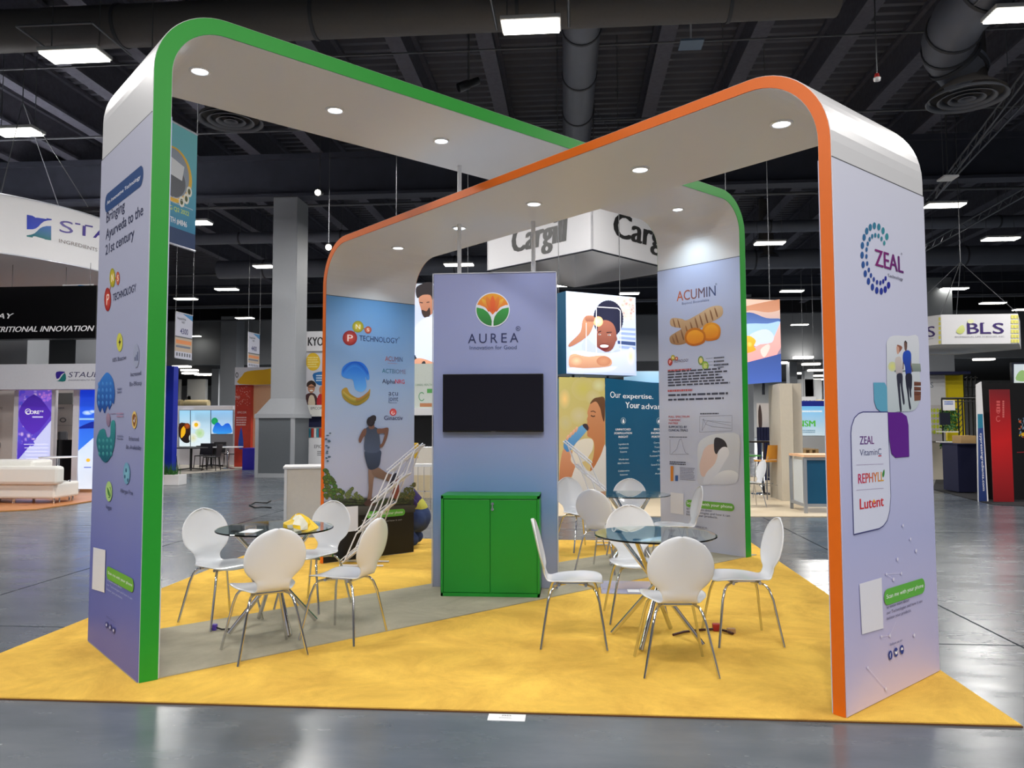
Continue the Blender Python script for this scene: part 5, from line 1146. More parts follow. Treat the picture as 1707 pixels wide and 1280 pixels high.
def cloth(name, chains, m):
    mb = MB()
    for pts, rs in chains:
        mb.tube(pts, rs, 14)
        for p, r in zip(pts, rs): mb.sphere(p, r*1.02, 14, 8)
    o = mb.build(name, m, P_); r = o.modifiers.new('remesh', 'REMESH'); r.mode = 'VOXEL'; r.voxel_size = .016; r.use_smooth_shade = True
    q = o.modifiers.new('smooth', 'SMOOTH'); q.factor = .6; q.iterations = 6
cloth('trousers', [([V[0]+Vector((-.02, 0, .07)), V[0], V[0]+Vector((.0, 0, -.04))], [.15, .168, .15]), ([V[5], V[6], V[7], V[8]+Vector((.05, 0, .03))], [.13, .105, .082, .068]), ([V[13], V[14], V[15], V[16]+Vector((.05, 0, .03))], [.13, .105, .082, .068])], mat('denim', (44, 62, 104), .9, noise=.2, nscale=40))
cloth('shirt', [([V[0]+Vector((-.04, 0, .10)), V[1], V[2], V[3]+Vector((.03, 0, -.01))], [.142, .155, .155, .085]), ([V[2], V[9], V[10], V[11]+Vector((.02, 0, .03))], [.12, .09, .066, .05]), ([V[2], V[17], V[18], V[19]+Vector((.02, 0, .03))], [.12, .09, .066, .05])], mat('purple_cotton', (48, 34, 92), .85))
cloth('undershirt_hem', [([V[0]+Vector((-.022, 0, .085)), V[0]+Vector((-.04, 0, .115))], [.152, .15])], mat('lime_cloth', (190, 190, 80), .8))
MB().sphere((head[0]+.02, head[1], head[2]+.03), .105, 16, 10, (1, .9, 1)).build('hair', mat('dark_hair', (34, 26, 24), .8, noise=.3), P_)
MB().sphere((head[0]-.09, head[1]-.035, head[2]+.0), .013).sphere((head[0]-.09, head[1]+.035, head[2]+.0), .013).build('eyes', mat('eye_dark', (20, 20, 24), .2), P_)
MB().sphere((head[0]-.105, head[1], head[2]-.03), .017, 8, 6, (1.2, .8, 1.2)).build('nose', skinm, P_)
for sy in (-1, 1):
    MB().sphere(W3(-.14, sy*.145, .045), .055, 12, 8, (2.1, .85, .8)).build('boot', mat('black_leather', (24, 22, 24), .5), P_)
    h = V[12] if sy < 0 else V[20]; 
    mb = MB(); mb.sphere(h, .036, 10, 6, (1.1, .5, 1))
    for f_ in range(4): mb.tube([Vector(h)+Vector((-.03, (f_-1.5)*.017, .01)), Vector(h)+Vector((-.065, (f_-1.5)*.018, -.005)), Vector(h)+Vector((-.085+abs(f_-1.4)*.006, (f_-1.5)*.018, -.035))], [.009, .0085, .007], 6)
    mb.tube([Vector(h)+Vector((0, .02, .01)), Vector(h)+Vector((-.035, .04, -.02))], [.01, .008], 6); mb.build('hand', skinm, P_)

# --- hanging square sign, middle
q = at(989, 600, 10.0); sq = thing('square_hanging_sign', 'white square hanging sign with black wordmarks behind the arches', 'hanging sign', (q.x, q.y, 5.4))
near = Vector((q.x, q.y, 0)); dl = 4.85; fwd = Vector((FW.x, FW.y, 0)).normalized(); rt = Vector((RT.x, RT.y, 0)).normalized()
Dn = (near-CAM).dot(FW); zlo = CAM.z+(705-411.6)/FPX*Dn; zhi = zlo+1.2
far = near+fwd*dl; lf = near+fwd*dl/2-rt*dl/2; rg = near+fwd*dl/2+rt*dl/2
for A_, B_ in ((lf, near), (near, rg), (rg, far), (far, lf)):
    U = (B_-A_).normalized(); N = U.cross(Z)
    MB().prism([A_+Z*zlo, B_+Z*zlo, B_+Z*zhi, A_+Z*zhi], -N*.04).build('fabric_face', FAB, sq)
mb = MB()
for A_, B_ in ((lf, near), (near, rg), (rg, far), (far, lf)): mb.tube([A_+Z*zlo, B_+Z*zlo], .02, 6); mb.tube([A_+Z*zhi, B_+Z*zhi], .02, 6)
mb.build('tube_frame', mat('dark_frame'), sq)
for A_, B_, c0, c1 in ((lf, near, (855, 423), (945, 399)), (near, rg, (1024, 395), (1128, 421))):
    a = Art(A_, (B_-A_), Z, base=.006); a.text('Cargill', c0, c1, 44, (14, 14, 16), bold=.055, shear=.12); a.build('printed_wordmark', INK, sq)
pyramid_wires(sq, [near+Z*zhi, lf+Z*zhi, rg+Z*zhi, far+Z*zhi], Vector(at(990, 180, near.y+dl/2)))
# --- teal wall booth
A0 = atz(931, 838); B0 = atz(1215, 815)
tw_ = thing('expertise_wall', 'teal booth wall with photo of a woman drinking and white text', 'display wall', (A0.x, A0.y, 0))
U = (B0-A0).normalized(); N = U.cross(Z); ztop = CAM.z+(705-631)/FPX*((A0-CAM).dot(FW)+.1)
MB().prism([A0, B0, B0+Z*ztop, A0+Z*ztop], -N*.25).build('wall_panel', mat('teal_panel', (10, 84, 120), .5), tw_)
a = Art(A0, U, Z); a.T = zt(930, 620, .1406)
PH = [(10, 1520), (10, 60), (556, 72), (570, 1520)]
a.poly([(10, 1500), (570, 1480), (556, 72), (10, 60)], (196, 186, 110), (206, 180, 130))
for u, v, r, c in ((80, 320, 120, (246, 206, 130)), (300, 200, 140, (200, 190, 96)), (480, 160, 80, (214, 216, 170)), (250, 520, 110, (206, 196, 160)), (90, 600, 90, (196, 186, 140)), (420, 300, 90, (206, 196, 150)), (60, 980, 70, (190, 176, 120))): a.ell(u, v, min(r, u-12), r, c, (200, 188, 124))
a.smooth([(350, 470), (400, 340), (470, 305), (550, 330), (556, 620), (552, 900), (500, 1010), (470, 1120), (380, 1180), (420, 1000), (430, 860), (400, 790), (350, 760), (348, 700), (356, 660), (336, 630), (350, 590), (342, 560), (356, 520)], (206, 146, 106), (176, 106, 60))
a.smooth([(380, 380), (420, 320), (480, 300), (552, 310), (556, 500), (545, 590), (520, 520), (500, 430), (450, 350)], (110, 76, 50), (90, 56, 40)); a.line([(388, 470), (420, 462), (448, 480)], .02, (90, 56, 40)); a.line([(390, 515), (415, 528), (440, 520)], .025, (70, 44, 36)); a.smooth([(345, 650), (372, 656), (366, 680), (350, 700)], (150, 80, 70), None, 3)
a.smooth([(70, 840), (100, 790), (250, 650), (320, 625), (350, 650), (340, 700), (200, 860), (150, 930), (100, 945), (68, 900)], (110, 170, 216), (70, 130, 190)); a.smooth([(290, 630), (330, 612), (360, 640), (356, 690), (340, 690)], (60, 50, 60), None, 3)
for k in range(4): a.smooth([(95+k*34, 790-k*32), (118+k*34, 745-k*32), (138+k*34, 760-k*32), (112+k*34, 812-k*32)], (236, 190, 160), (206, 150, 120), 3)
a.smooth([(60, 920), (110, 950), (170, 940), (250, 1060), (240, 1130), (150, 1250), (60, 1330), (20, 1400), (20, 1150)], (206, 146, 110), (166, 100, 64)); a.smooth([(250, 1060), (380, 1180), (500, 1000), (566, 880), (572, 1500), (130, 1500), (160, 1260)], (216, 214, 212), (190, 190, 192))
a.smooth([(170, 960), (215, 840), (290, 795), (390, 790), (420, 830), (410, 920), (370, 990), (330, 1050), (240, 1080), (190, 1095), (150, 1040)], (226, 220, 206), (214, 208, 198), 3)
a.poly([(560, 72), (1990, 210), (1990, 1380), (574, 1510)], (8, 84, 122), (6, 76, 112))
a.text('Our', (620, 303), (745, 308), 78, WH); a.text('expertise.', (770, 308), (1128, 322), 62, WH, bold=.025); a.text('Your', (800, 425), (970, 432), 78, WH, bold=.025); a.text('advantage.', (990, 432), (1420, 450), 70, WH)
a.ring(775, 578, 26, 34, 29, 38, (190, 210, 220)); a.smooth([(765, 600), (770, 560), (780, 560), (788, 600)], WH, None, 2); a.ring(1195, 580, 22, 34, 25, 38, (190, 210, 220)); a.smooth([(1185, 600), (1185, 575), (1205, 565), (1205, 600)], WH, None, 2)
a.text('UNMATCHED', (683, 692), (862, 694), 26, WH, bold=.025); a.text('FORMULATION', (670, 736), (876, 738), 26, WH, bold=.025); a.text('INSIGHT', (718, 780), (832, 780), 26, WH, bold=.025)
for i, (s_, x0, x1) in enumerate((('Ingredient &', 718, 836), ('Application', 722, 834), ('Experts', 738, 816))): a.text(s_, (x0, 864+i*45), (x1, 864+i*45), 20, (210, 226, 236))
for i, (s_, x0, x1) in enumerate((('World-class', 720, 838), ('R&D Facilities', 710, 846))): a.text(s_, (x0, 1044+i*45), (x1, 1044+i*45), 20, (210, 226, 236))
for i, (s_, x0, x1) in enumerate((('Collaborative', 714, 846), ('Solutions', 734, 826))): a.text(s_, (x0, 1180+i*45), (x1, 1180+i*45), 20, (210, 226, 236))
a.text('BROAD', (1138, 690), (1245, 692), 26, WH, bold=.025); a.text('INGREDIENT', (1105, 734), (1290, 736), 26, WH, bold=.025); a.text('PORTFOLIO', (1112, 778), (1280, 780), 26, WH, bold=.025)
for i, (s_, x0) in enumerate((('Carrageenan', 1135), ('Texturizers', 1142), ('Plant Proteins', 1125), ('Functional Fibers', 1090), ('Omega', 1175), ('Cocoa & Chocolate', 1104), ('Salt', 1178), ('And More', 1150))): a.text(s_, (x0, 846+i*52), (x0+150, 846+i*52), 20, (210, 226, 236))
a.copy(720, 1460, 900, 1480, 1, (150, 190, 210), 4); a.build('printed_artwork', INK, tw_, 'outdoor photo of a drinking woman beside white lettering')
# raised photo boxes
def slanted_box(name, label, A, B, z0, z1, dep, draw, side='left'):
    t = thing(name, label, 'light box', (A.x, A.y, z0)); A = Vector((A.x, A.y, 0)); B = Vector((B.x, B.y, 0)); U = (B-A).normalized(); N = U.cross(Z)
    MB().prism([A+Z*z0, B+Z*z0, B+Z*z1, A+Z*z1], -N*dep).build('box_body', mat('teal_panel'), t)
    a = Art(A, U, Z, base=.003); a.clip = (0, (B-A).length); draw(a, (B-A).length, z0, z1); a.build('backlit_picture', BACKLIT, t); wires(t, [A-N*dep/2+Z*z1+U*.1, B-N*dep/2+Z*z1-U*.1])
    mb = MB()
    for f_ in (.25, .75):
        p = A+(B-A)*f_-N*dep/2; mb.tube([p+Z*z0, p+Z*(z0-.25)], .03, 6)
    mb.build('support_stub', mat('dark_frame'), t); return t
YA = 9.2; A_ = at(944, 600, YA); B_ = at(1060.5, 600, YA+1.0)
zA0, zA1 = at(944, 622.5, YA).z, at(944, 485, YA).z
def d_wom(a, L, z0, z1):
    a.lpoly([(0, z0), (L, z0), (L, z1), (0, z1)], (214, 226, 244), (186, 200, 236)); a.T = zt(920, 460, .3125)
    rn = random.Random(5)
    for k in range(70): a.ell(rn.uniform(340, 436), rn.uniform(120, 230), rn.uniform(8, 16), rn.uniform(8, 16), rn.choice([(226, 196, 180), (216, 206, 190), (190, 190, 170), (206, 150, 140), (236, 236, 226)]), (216, 216, 216), 9)
    for k in range(5): a.poly([(360, 275+k*24), (445, 280+k*25), (445, 292+k*25), (360, 288+k*24)], (150, 170, 220)); 
    a.poly([(350, 345), (445, 352), (445, 372), (350, 362)], (60, 80, 130)); a.poly([(100, 400), (440, 396), (440, 520), (100, 512)], (216, 224, 246), (196, 206, 240))
    for k in range(40):
        an = 2*PI*k/40; a.ell(300+66*math.cos(an), 235+86*math.sin(an)-5, 15, 15, (38, 40, 70), (28, 30, 56), 8)
    a.ell(300, 232, 68, 86, (36, 38, 66), (30, 32, 58)); a.smooth([(240, 300), (250, 255), (280, 235), (320, 250), (340, 290), (342, 340), (325, 385), (300, 405), (268, 405), (244, 390), (236, 345)], (176, 110, 90), (120, 66, 56))
    a.line([(246, 300), (262, 294)], .02, (50, 30, 34)); a.line([(290, 302), (318, 300)], .02, (50, 30, 34)); a.ell(254, 312, 6, 4, (236, 230, 230)); a.ell(305, 315, 8, 4, (236, 230, 230)); a.ell(254, 312, 2.6, 4, (40, 24, 24)); a.ell(304, 315, 3, 4, (40, 24, 24))
    a.smooth([(262, 345), (272, 335), (290, 340), (296, 350), (278, 356)], (146, 84, 70), None, 3); a.smooth([(252, 368), (276, 362), (304, 368), (300, 388), (276, 400), (256, 390)], (110, 36, 40), None, 3); a.smooth([(256, 370), (276, 366), (300, 370), (296, 380), (276, 382), (260, 380)], (248, 244, 244), None, 3); a.ell(340, 335, 7, 14, (140, 84, 70))
    a.smooth([(92, 360), (150, 300), (162, 240), (180, 214), (214, 212), (226, 238), (214, 280), (190, 320), (130, 362), (92, 378)], (206, 150, 116), (176, 116, 90)); a.ell(246, 243, 26, 28, (250, 226, 190), (230, 190, 140)); a.ell(246, 243, 20, 21, (252, 236, 204), (244, 214, 170))
    for k in range(4): a.smooth([(176+k*10, 232), (182+k*11, 212), (194+k*11, 222), (190+k*10, 245)], (190, 130, 104), (160, 100, 80), 3)
    a.smooth([(160, 390), (180, 330), (240, 380), (300, 410), (350, 390), (362, 402), (250, 410)], (190, 200, 236), None, 3)
    a.smooth([(92, 430), (120, 415), (160, 425), (200, 430), (250, 424), (290, 428), (318, 450), (312, 478), (260, 488), (150, 492), (94, 486)], (226, 176, 140), (196, 140, 110)); a.ell(275, 454, 38, 26, (206, 146, 110), (190, 126, 96)); a.ell(130, 452, 34, 26, (236, 196, 160), (210, 156, 120)); a.smooth([(92, 488), (200, 494), (320, 484), (345, 488), (300, 512), (180, 522), (92, 518)], (230, 236, 252), (196, 206, 240)); a.ell(420, 430, 20, 50, (250, 226, 170), (214, 218, 234))
    a.line([(236, 420), (236, 165), (350, 172), (364, 185), (366, 400)], .02, (240, 240, 250)); a.line([(182, 250), (182, 400)], .015, (240, 240, 250))
slanted_box('photo_light_box', 'backlit photo of a laughing woman holding a cookie to her eye', A_, B_, zA0, zA1, .9, d_wom)
YB = 9.0; A_ = at(1216, 600, YB-.35); B_ = at(1302, 600, YB); zB0, zB1 = at(1302, 637, YB).z, at(1302, 500.5, YB).z
def d_hand(a, L, z0, z1):
    a.lpoly([(0, z0), (L, z0), (L, z1), (0, z1)], (226, 190, 170), (56, 80, 150)); a.T = zt(1230, 480, .3125)
    a.smooth([(-40, 120), (235, 60), (235, 110), (160, 130), (60, 120), (-40, 160)], (190, 130, 100), (206, 150, 120)); a.smooth([(-40, 160), (60, 130), (150, 160), (230, 165), (232, 200), (100, 300), (-40, 310)], (70, 96, 160), (130, 170, 230)); a.smooth([(-40, 210), (60, 190), (160, 190), (232, 180), (232, 260), (120, 250), (-40, 290)], (170, 206, 246), None, 3)
    a.smooth([(0, 345), (80, 320), (110, 300), (180, 280), (232, 180), (233, 300), (215, 340), (190, 385), (130, 410), (50, 395), (0, 380)], (236, 190, 180), (236, 160, 160)); a.smooth([(60, 260), (90, 235), (150, 220), (190, 250), (180, 290), (120, 300), (90, 310)], (206, 220, 240), None, 3); a.smooth([(20, 270), (60, 255), (95, 280), (85, 310), (95, 330), (60, 345), (20, 345)], (250, 190, 60), (240, 160, 40)); a.ell(62, 300, 16, 16, (255, 220, 110), (244, 176, 50))
    a.poly([(-40, 420), (232, 350), (232, 500), (-40, 520)], (60, 84, 150), (70, 100, 180)); a.smooth([(120, 330), (160, 300), (170, 320), (140, 370)], (250, 214, 206), None, 3)
slanted_box('photo_light_box', 'backlit photo of a hand holding golden capsules, right of the green back leg', A_, B_, zB0, zB1, .42, d_hand)
bs = thing('blue_screen_strip', 'pale blue lit panel above the teal wall next to the green leg', 'screen', at(1078, 625, 11.5)); f = pbox(bs, 'frame', 1040, 618, 1130, 660, 11.6, mat('alu_frame'), .1); a = yart(11.59); a.rect(1040, 619, 1130, 659, (180, 220, 246), (130, 190, 230)); a.build('lit_face', BACKLIT, f)
for u in (1044, 1124): p = at(u, 640, 11.62); MB().tube([(p.x, 11.65, 0), (p.x, 11.65, at(1080, 645, 11.6).z)], .03, 8).build('post', CHROME, bs)
gs = thing('green_sign', 'small green sign with white letters above the photo wall', 'sign', at(962, 628, 11)); pbox(gs, 'sign_panel', 948, 622, 973, 640, 11, mat('sign_green', (40, 110, 70), .5), .05); a = yart(11); a.text('botanicals', (950, 630), (972, 630), 4, WH, bold=.02); a.build('printed_letters', INK, gs)
cf = [atz(u, v) for u, v in ((860, 861), (1385, 862), (1470, 830), (1400, 795), (860, 795))]
MB().prism([(p.x, p.y, .001) for p in cf], Z*.012).build('booth_floor', mat('pale_plank_floor', (206, 190, 162), .5, noise=.1, nscale=1.2), label='pale wood floor of the teal booth beyond the stand', cat='flooring')
# --- right of the green back leg
bpil = thing('beige_pillar', 'square beige booth pillar right of the hand photo box', 'pillar', at(1320, 835, 8.4)); 
pbox(bpil, 'front_face', 1302, 639, 1323, 838, 8.4, mat('beige_laminate', (196, 188, 172), .6, noise=.05), .9, zmin=.0135); pbox(bpil, 'return_face', 1323.3, 639, 1338, 834, 8.5, mat('beige_laminate_shaded', (184, 176, 162), .6), .8, zmin=.0135)  # return face uses a darker beige, side shade put into the colour
tcn = thing('teal_counter', 'counter with teal front, silver frame and pale top beside the orange leg', 'counter', at(1350, 855, 6.4))
xa, xb, xc = at(1316, 800, 7.1).x, at(1340, 800, 6.35).x, at(1440, 800, 6.35).x
ztc = at(1340, 762, 6.35).z
MB().prism([(xa, 7.1, ztc), (xb, 6.3, ztc), (xc, 6.3, ztc), (xc, 7.1, ztc)], Z*.04).build('counter_top', mat('pale_wood'), tcn)
MB().prism([(xb+.06, 6.36, .17), (xc, 6.36, .17), (xc, 6.36, ztc-.05), (xb+.06, 6.36, ztc-.05)], (0, .02, 0)).build('teal_front', mat('teal_panel'), tcn)
MB().prism([(xa+.05, 7.02, .17), (xb, 6.4, .17), (xb, 6.4, ztc-.05), (xa+.05, 7.02, ztc-.05)], (.02, .01, 0)).build('side_panel', mat('pale_side', (206, 212, 214), .5), tcn)
for x, y in ((xa+.02, 7.06), (xb+.02, 6.34), (xc-.05, 6.34)): MB().box(x-.025, y-.025, .0135, x+.025, y+.025, ztc).build('leg', mat('alu_frame'), tcn)
mb = MB().box(xb, 6.33, .12, xc, 6.37, .17).box(xb, 6.33, ztc-.05, xc, 6.37, ztc); mb.prism([(xa, 7.08, .12), (xb, 6.34, .12), (xb, 6.34, .17), (xa, 7.08, .17)], (.03, .01, 0)); mb.build('frame_rail', mat('alu_frame'), tcn)
bt2 = thing('bar_table', 'tall bar table with dark top and silver column right of the green leg', 'table', (at(1272, 830, 9.9).x, 9.9, .0135))
q = at(1271, 735, 9.9); MB().lathe([(0, 0), (.36, 0), (.36, .03), (0, .03)], (q.x, 9.9, q.z-.03), 28).build('table_top', mat('dark_wood', (56, 44, 40), .4), bt2); MB().lathe([(.26, .014), (.26, .03), (.035, .05), (.035, q.z-.03)], (q.x, 9.9, 0), 20).build('pedestal', CHROME, bt2)
def make_stool(col):
    t = thing('bar_stool', 'x', 'stool', (0, 0, 0)); m = mat(*col)
    MB().box(-.2, -.2, .74, .2, .2, .775).build('seat', m, t, bevel=.012); MB().add([(-.2, -.18, .8), (.2, -.18, .8), (.2, -.25, 1.08), (-.2, -.25, 1.08), (-.2, -.2, .8), (.2, -.2, .8), (.2, -.27, 1.08), (-.2, -.27, 1.08)], [(0, 1, 2, 3), (7, 6, 5, 4), (0, 4, 5, 1), (1, 5, 6, 2), (2, 6, 7, 3), (3, 7, 4, 0)]).build('backrest', m, t)
    for sx in (-1, 1):
        for sy in (-1, 1): MB().tube([(sx*.17, sy*.17, .745), (sx*.22, sy*.22, 0)], .011, 6).build('leg', CHROME, t)
    mb = MB()
    for k in range(4): a1, a2 = PI/4+k*PI/2, PI/4+(k+1)*PI/2; mb.tube([(.29*math.cos(a1), .29*math.sin(a1), .28), (.29*math.cos(a2), .29*math.sin(a2), .28)], .009, 6)
    mb.tube([(-.18, -.19, .76), (-.18, -.22, .86)], .01, 6); mb.tube([(.18, -.19, .76), (.18, -.22, .86)], .01, 6); mb.build('foot_ring', CHROME, t); return t
so = make_stool(('orange_ply', (216, 150, 54), .4)); x = at(1276, 830, 9.2).x
put(so, False, (x, 8.9, .0135), math.radians(25), 'bar stool with orange seat and back in front of the bar table', 'bar stools with orange seats')
x = at(1298, 830, 11.2).x; put(so, True, (x, 11.0, .0135), math.radians(120), 'bar stool with orange seat behind the bar table, partly hidden by the beige pillar', 'bar stools with orange seats')
sg = make_stool(('green_ply', (60, 140, 60), .4)); x = at(1250, 830, 11.4).x; put(sg, False, (x, 11.4, .0135), math.radians(-60), 'bar stool with green back beside the green arch leg')
x = at(1258, 840, 6.9).x; put(ch, True, (x, 7.3, .0135), math.radians(100), 'white shell chair on the pale floor right of the green back leg', 'white shell chairs around the glass tables')
# drape, posters, pallets far right of the green leg
nd = thing('navy_drape', 'dark navy drape behind the bar table', 'drape', at(1282, 770, 14.0))
mb = MB(); x0, x1 = at(1262, 740, 14).x, at(1306, 740, 14).x; z1 = at(1280, 712, 14).z; n = 40
vs = [(x0+(x1-x0)*k/n, 14+.04*math.sin(k*1.4), z) for z in (.01, z1) for k in range(n+1)]; mb.add(vs, [(k, k+1, n+2+k, n+1+k) for k in range(n)], True); mb.build('cloth', mat('navy_cloth'), nd)
po = thing('poster_board', 'pale poster board with a small portrait above the navy drape', 'poster', at(1282, 690, 14.3)); pbox(po, 'board', 1262, 672, 1303, 712, 14.2, mat('cream_panel'), .04)
a = yart(14.2); a.smooth([(1265, 712), (1264, 685), (1267, 674), (1270, 690), (1270, 712)], (70, 50, 46), None, 3); a.rect(1285, 692, 1289, 712, (150, 150, 160)); a.rect(1290, 680, 1291.5, 712, (70, 80, 90)); a.text('a', (1291, 679), (1298, 679), 6, (40, 40, 60), bold=.04); a.build('printed_picture', INK, po)
po_l = MB().box(x0+.1, 14.22, 0, x0+.14, 14.26, at(1282, 700, 14.2).z).box(x1-.14, 14.22, 0, x1-.1, 14.26, at(1282, 700, 14.2).z).build('post', CHROME, po)
nb = thing('screen_wall', 'bright blue screen with green letters beyond the beige pillar', 'display wall', at(1358, 725, 20)); 
def d_nsm(a):
    a.rect(1325, 677, 1400, 726, (110, 190, 240), (216, 236, 246)); a.text('NSM', (1330, 711), (1359, 711), 11, (90, 190, 70), bold=.05); a.copy(1337, 683, 1372, 688, 1, (236, 246, 250), 3); a.copy(1338, 716, 1360, 722, 2, (110, 140, 160), 4)
lightbox(nb, 1325, 677, 1400, 726, 20, d_nsm, 'lit_panel'); pbox(nb, 'lower_wall', 1325, 726, 1400, 775, 20.05, WHITE, .1, zmin=0); pbox(nb, 'top_strip', 1325, 668, 1400, 677, 20, mat('royal_blue'), .1)
pv = thing('hanging_sign', 'small white sign with spaced grey letters between far columns', 'hanging sign', at(1350, 672, 24)); pbox(pv, 'sign_panel', 1337, 661, 1360, 676, 24, WHITE, .05); a = yart(24); a.text('P R O V', (1339, 671), (1358, 671), 4, (90, 90, 96)); a.build('printed_letters', INK, pv); wires(pv, [at(1340, 661, 24.02), at(1358, 661, 24.02)])
q0 = at(1338, 754, 15); q1 = at(1366, 754, 15); pw = mat('pallet_wood', (176, 146, 104), .8, noise=.15)
hh = .135
for k in range(6):
    t = thing('pallet', 'wooden pallet beyond the teal counter, %s of the stack' % ['bottom', 'second from bottom', 'third from bottom', 'third from top', 'second from top', 'top'][k], 'pallet', ((q0.x+q1.x)/2, 15.4, k*hh+.002), 0, 'wooden pallets in one stack')
    for sl in range(5): MB().box(q0.x+.01*k, 15+sl*.22, k*hh+.105, q1.x-.02*(k % 2), 15.14+sl*.22, k*hh+.13).build('deck_board', pw, t)
    for bx_ in (0, .5, 1): x = q0.x+(q1.x-q0.x-.12)*bx_; MB().box(x+.02, 15, k*hh+.002, x+.1, 16.0, k*hh+.104).build('bearer', pw, t)
# --- hexagonal sign and booths at the right edge
hy = 12.6; q = at(1571, 600, hy); q2 = at(1700, 600, hy); s_ = q2.x-q.x; z0 = at(1600, 573.5, hy).z; z1 = at(1600, 524, hy).z
hx = thing('hexagonal_hanging_sign', 'white six-sided hanging sign with yellow check corners at the right', 'hanging sign', (q.x+s_/2, hy+.9*s_, z0))
ring = [(q.x, hy), (q2.x, hy), (q2.x+s_*.5, hy+s_*.87), (q2.x, hy+s_*1.73), (q.x, hy+s_*1.73), (q.x-s_*.5, hy+s_*.87)]
for k in range(6):
    A_ = Vector((*ring[k], 0)); B_ = Vector((*ring[(k+1) % 6], 0)); U = (B_-A_).normalized(); N = U.cross(Z); MB().prism([A_+Z*z0, B_+Z*z0, B_+Z*z1, A_+Z*z1], -N*.03).build('fabric_face', FAB, hx)
MB().add([(x, y, z0+.02) for x, y in ring], [tuple(range(6))]).build('underside', mat('grey_fabric'), hx)
a = yart(hy, base=.01); a.clip = (ring[0][0], ring[1][0]); a.T = zt(1530, 480, .297)
a.text('B', (278, 255), (342, 255), 62, (60, 40, 110), bold=.02); a.text('L', (352, 255), (408, 255), 62, (60, 40, 110), bold=.015); a.text('S', (422, 255), (482, 255), 62, (60, 40, 110), bold=.02)
for u0, u1, v in ((276, 300, 255), (276, 300, 197), (350, 372, 197), (350, 412, 254)): a.line([(u0, v), (u1, v)], .02, (60, 40, 110))
a.text('BIOMEDICAL LIFE SCIENCES, INC.', (208, 277), (488, 277), 9, (150, 150, 160)); a.smooth([(215, 245), (235, 215), (255, 210), (262, 240), (240, 258)], (226, 232, 160), (206, 216, 120)); a.ell(295, 188, 18, 12, (236, 238, 190))
for i in range(3):
    for j in range(6): a.rect(522+i*17, 152+j*27, 537+i*17, 172+j*27, (232, 226, 110), (226, 220, 120))
a.build('printed_wordmark', INK, hx)
A_ = Vector((*ring[5], 0)); B_ = Vector((*ring[0], 0)); a = Art(A_, B_-A_, Z, base=.01); a.T = zt(1530, 480, .297); a.text('BLS', (-60, 292), (98, 268), 60, (60, 40, 110), bold=.02); a.copy(40, 292, 100, 280, 1, (150, 150, 160), 2)
for j in range(6): a.rect(118, 165+j*26, 130, 183+j*26, (232, 226, 110))
a.build('printed_wordmark', INK, hx)
pyramid_wires(hx, [Vector((*ring[0], z1)), Vector((*ring[1], z1)), Vector((*ring[3], z1)), Vector((*ring[4], z1))], at(1601, 437, hy+s_*.87))
yw = thing('yellow_booth', 'booth with yellow tower, white check panels and dark blue canopy under the hexagonal sign', 'booth', at(1580, 790, 14.5))
pbox(yw, 'white_panel', 1540, 625, 1576, 675, 14.5, WHITE, .1); pbox(yw, 'check_panel', 1540, 675, 1576, 735, 14.5, mat('cream_panel'), .1); pbox(yw, 'yellow_tower', 1579, 624, 1608, 790, 14.6, mat('bright_yellow', (240, 214, 10), .5), .8, zmin=0); pbox(yw, 'canopy', 1540, 619, 1618, 623.5, 14.0, mat('navy_cloth'), 1.4); pbox(yw, 'support_wall', 1540, 735, 1576, 790, 14.6, mat('beige_laminate'), .1, zmin=0)
a = yart(14.5); a.text('LS', (1545, 646), (1556, 646), 9, (120, 130, 150))
for i in range(4):
    for j in range(5): a.ell(1552+i*5.5, 684+j*9, 2.4, 3.5, (206, 220, 60))
a.build('printed_pattern', INK, yw)
dr = thing('display_rack', 'dark metal rack with hanging green plants and posters at the right', 'rack', at(1585, 790, 12.8))
x0, x1, x2 = at(1571, 700, 12.8).x, at(1598, 700, 12.8).x, at(1626, 700, 12.8).x; zr = at(1585, 664, 12.8).z
mb = MB()
for x in (x0, x1, x1+.1, x2): mb.tube([(x, 12.8, .01), (x, 12.8, zr)], .018, 6)
mb.tube([(x0, 12.8, zr), (x2, 12.8, zr)], .03, 6); mb.tube([(x0, 12.8, zr-.08), (x2, 12.8, zr-.08)], .015, 6)
for k in range(14): z = .2+k*(zr-.3)/14; mb.tube([(x1, 12.8, z), (x1+.1, 12.8, z+(zr-.3)/14)], .008, 4)
mb.build('rack_frame', BLACKM, dr)
for v in (719, 736): pbox(dr, 'shelf', 1571, v, 1598, v+1.5, 12.6, WHITE, .35)
pbox(dr, 'poster', 1572, 667, 1592, 684, 12.75, FAB, .02); pbox(dr, 'poster', 1574, 749, 1597, 785, 12.75, FAB, .02); pbox(dr, 'screen', 1567, 688, 1584, 708, 12.6, mat('dark_frame'), .05)
a = yart(12.75); a.copy(1574, 668, 1590, 675, 2, (70, 110, 190), 4); a.ell(1593, 770, 5, 13, (140, 190, 60), (90, 150, 40)); a.copy(1577, 752, 1587, 780, 5, (120, 140, 160), 6); a.build('printed_text', INK, dr)
mb = MB(); rn = random.Random(12)
for k in range(700):
    x = rn.uniform(x0, x1); z = rn.choice([rn.uniform(at(1585, 717, 12.8).z, at(1585, 684, 12.8).z), rn.uniform(at(1585, 748, 12.8).z, at(1585, 738, 12.8).z)]); y = 12.8+rn.uniform(-.02, .12); c = rn.uniform(0, 6.28)
    mb.add([(x, y, z), (x+.06*math.cos(c), y-.02, z+.06*math.sin(c)), (x+.06*math.cos(c+.9), y+.02, z+.06*math.sin(c+.9))], [(0, 1, 2)])
mb.build('foliage', mat('leaf_green'), dr, kind='stuff')
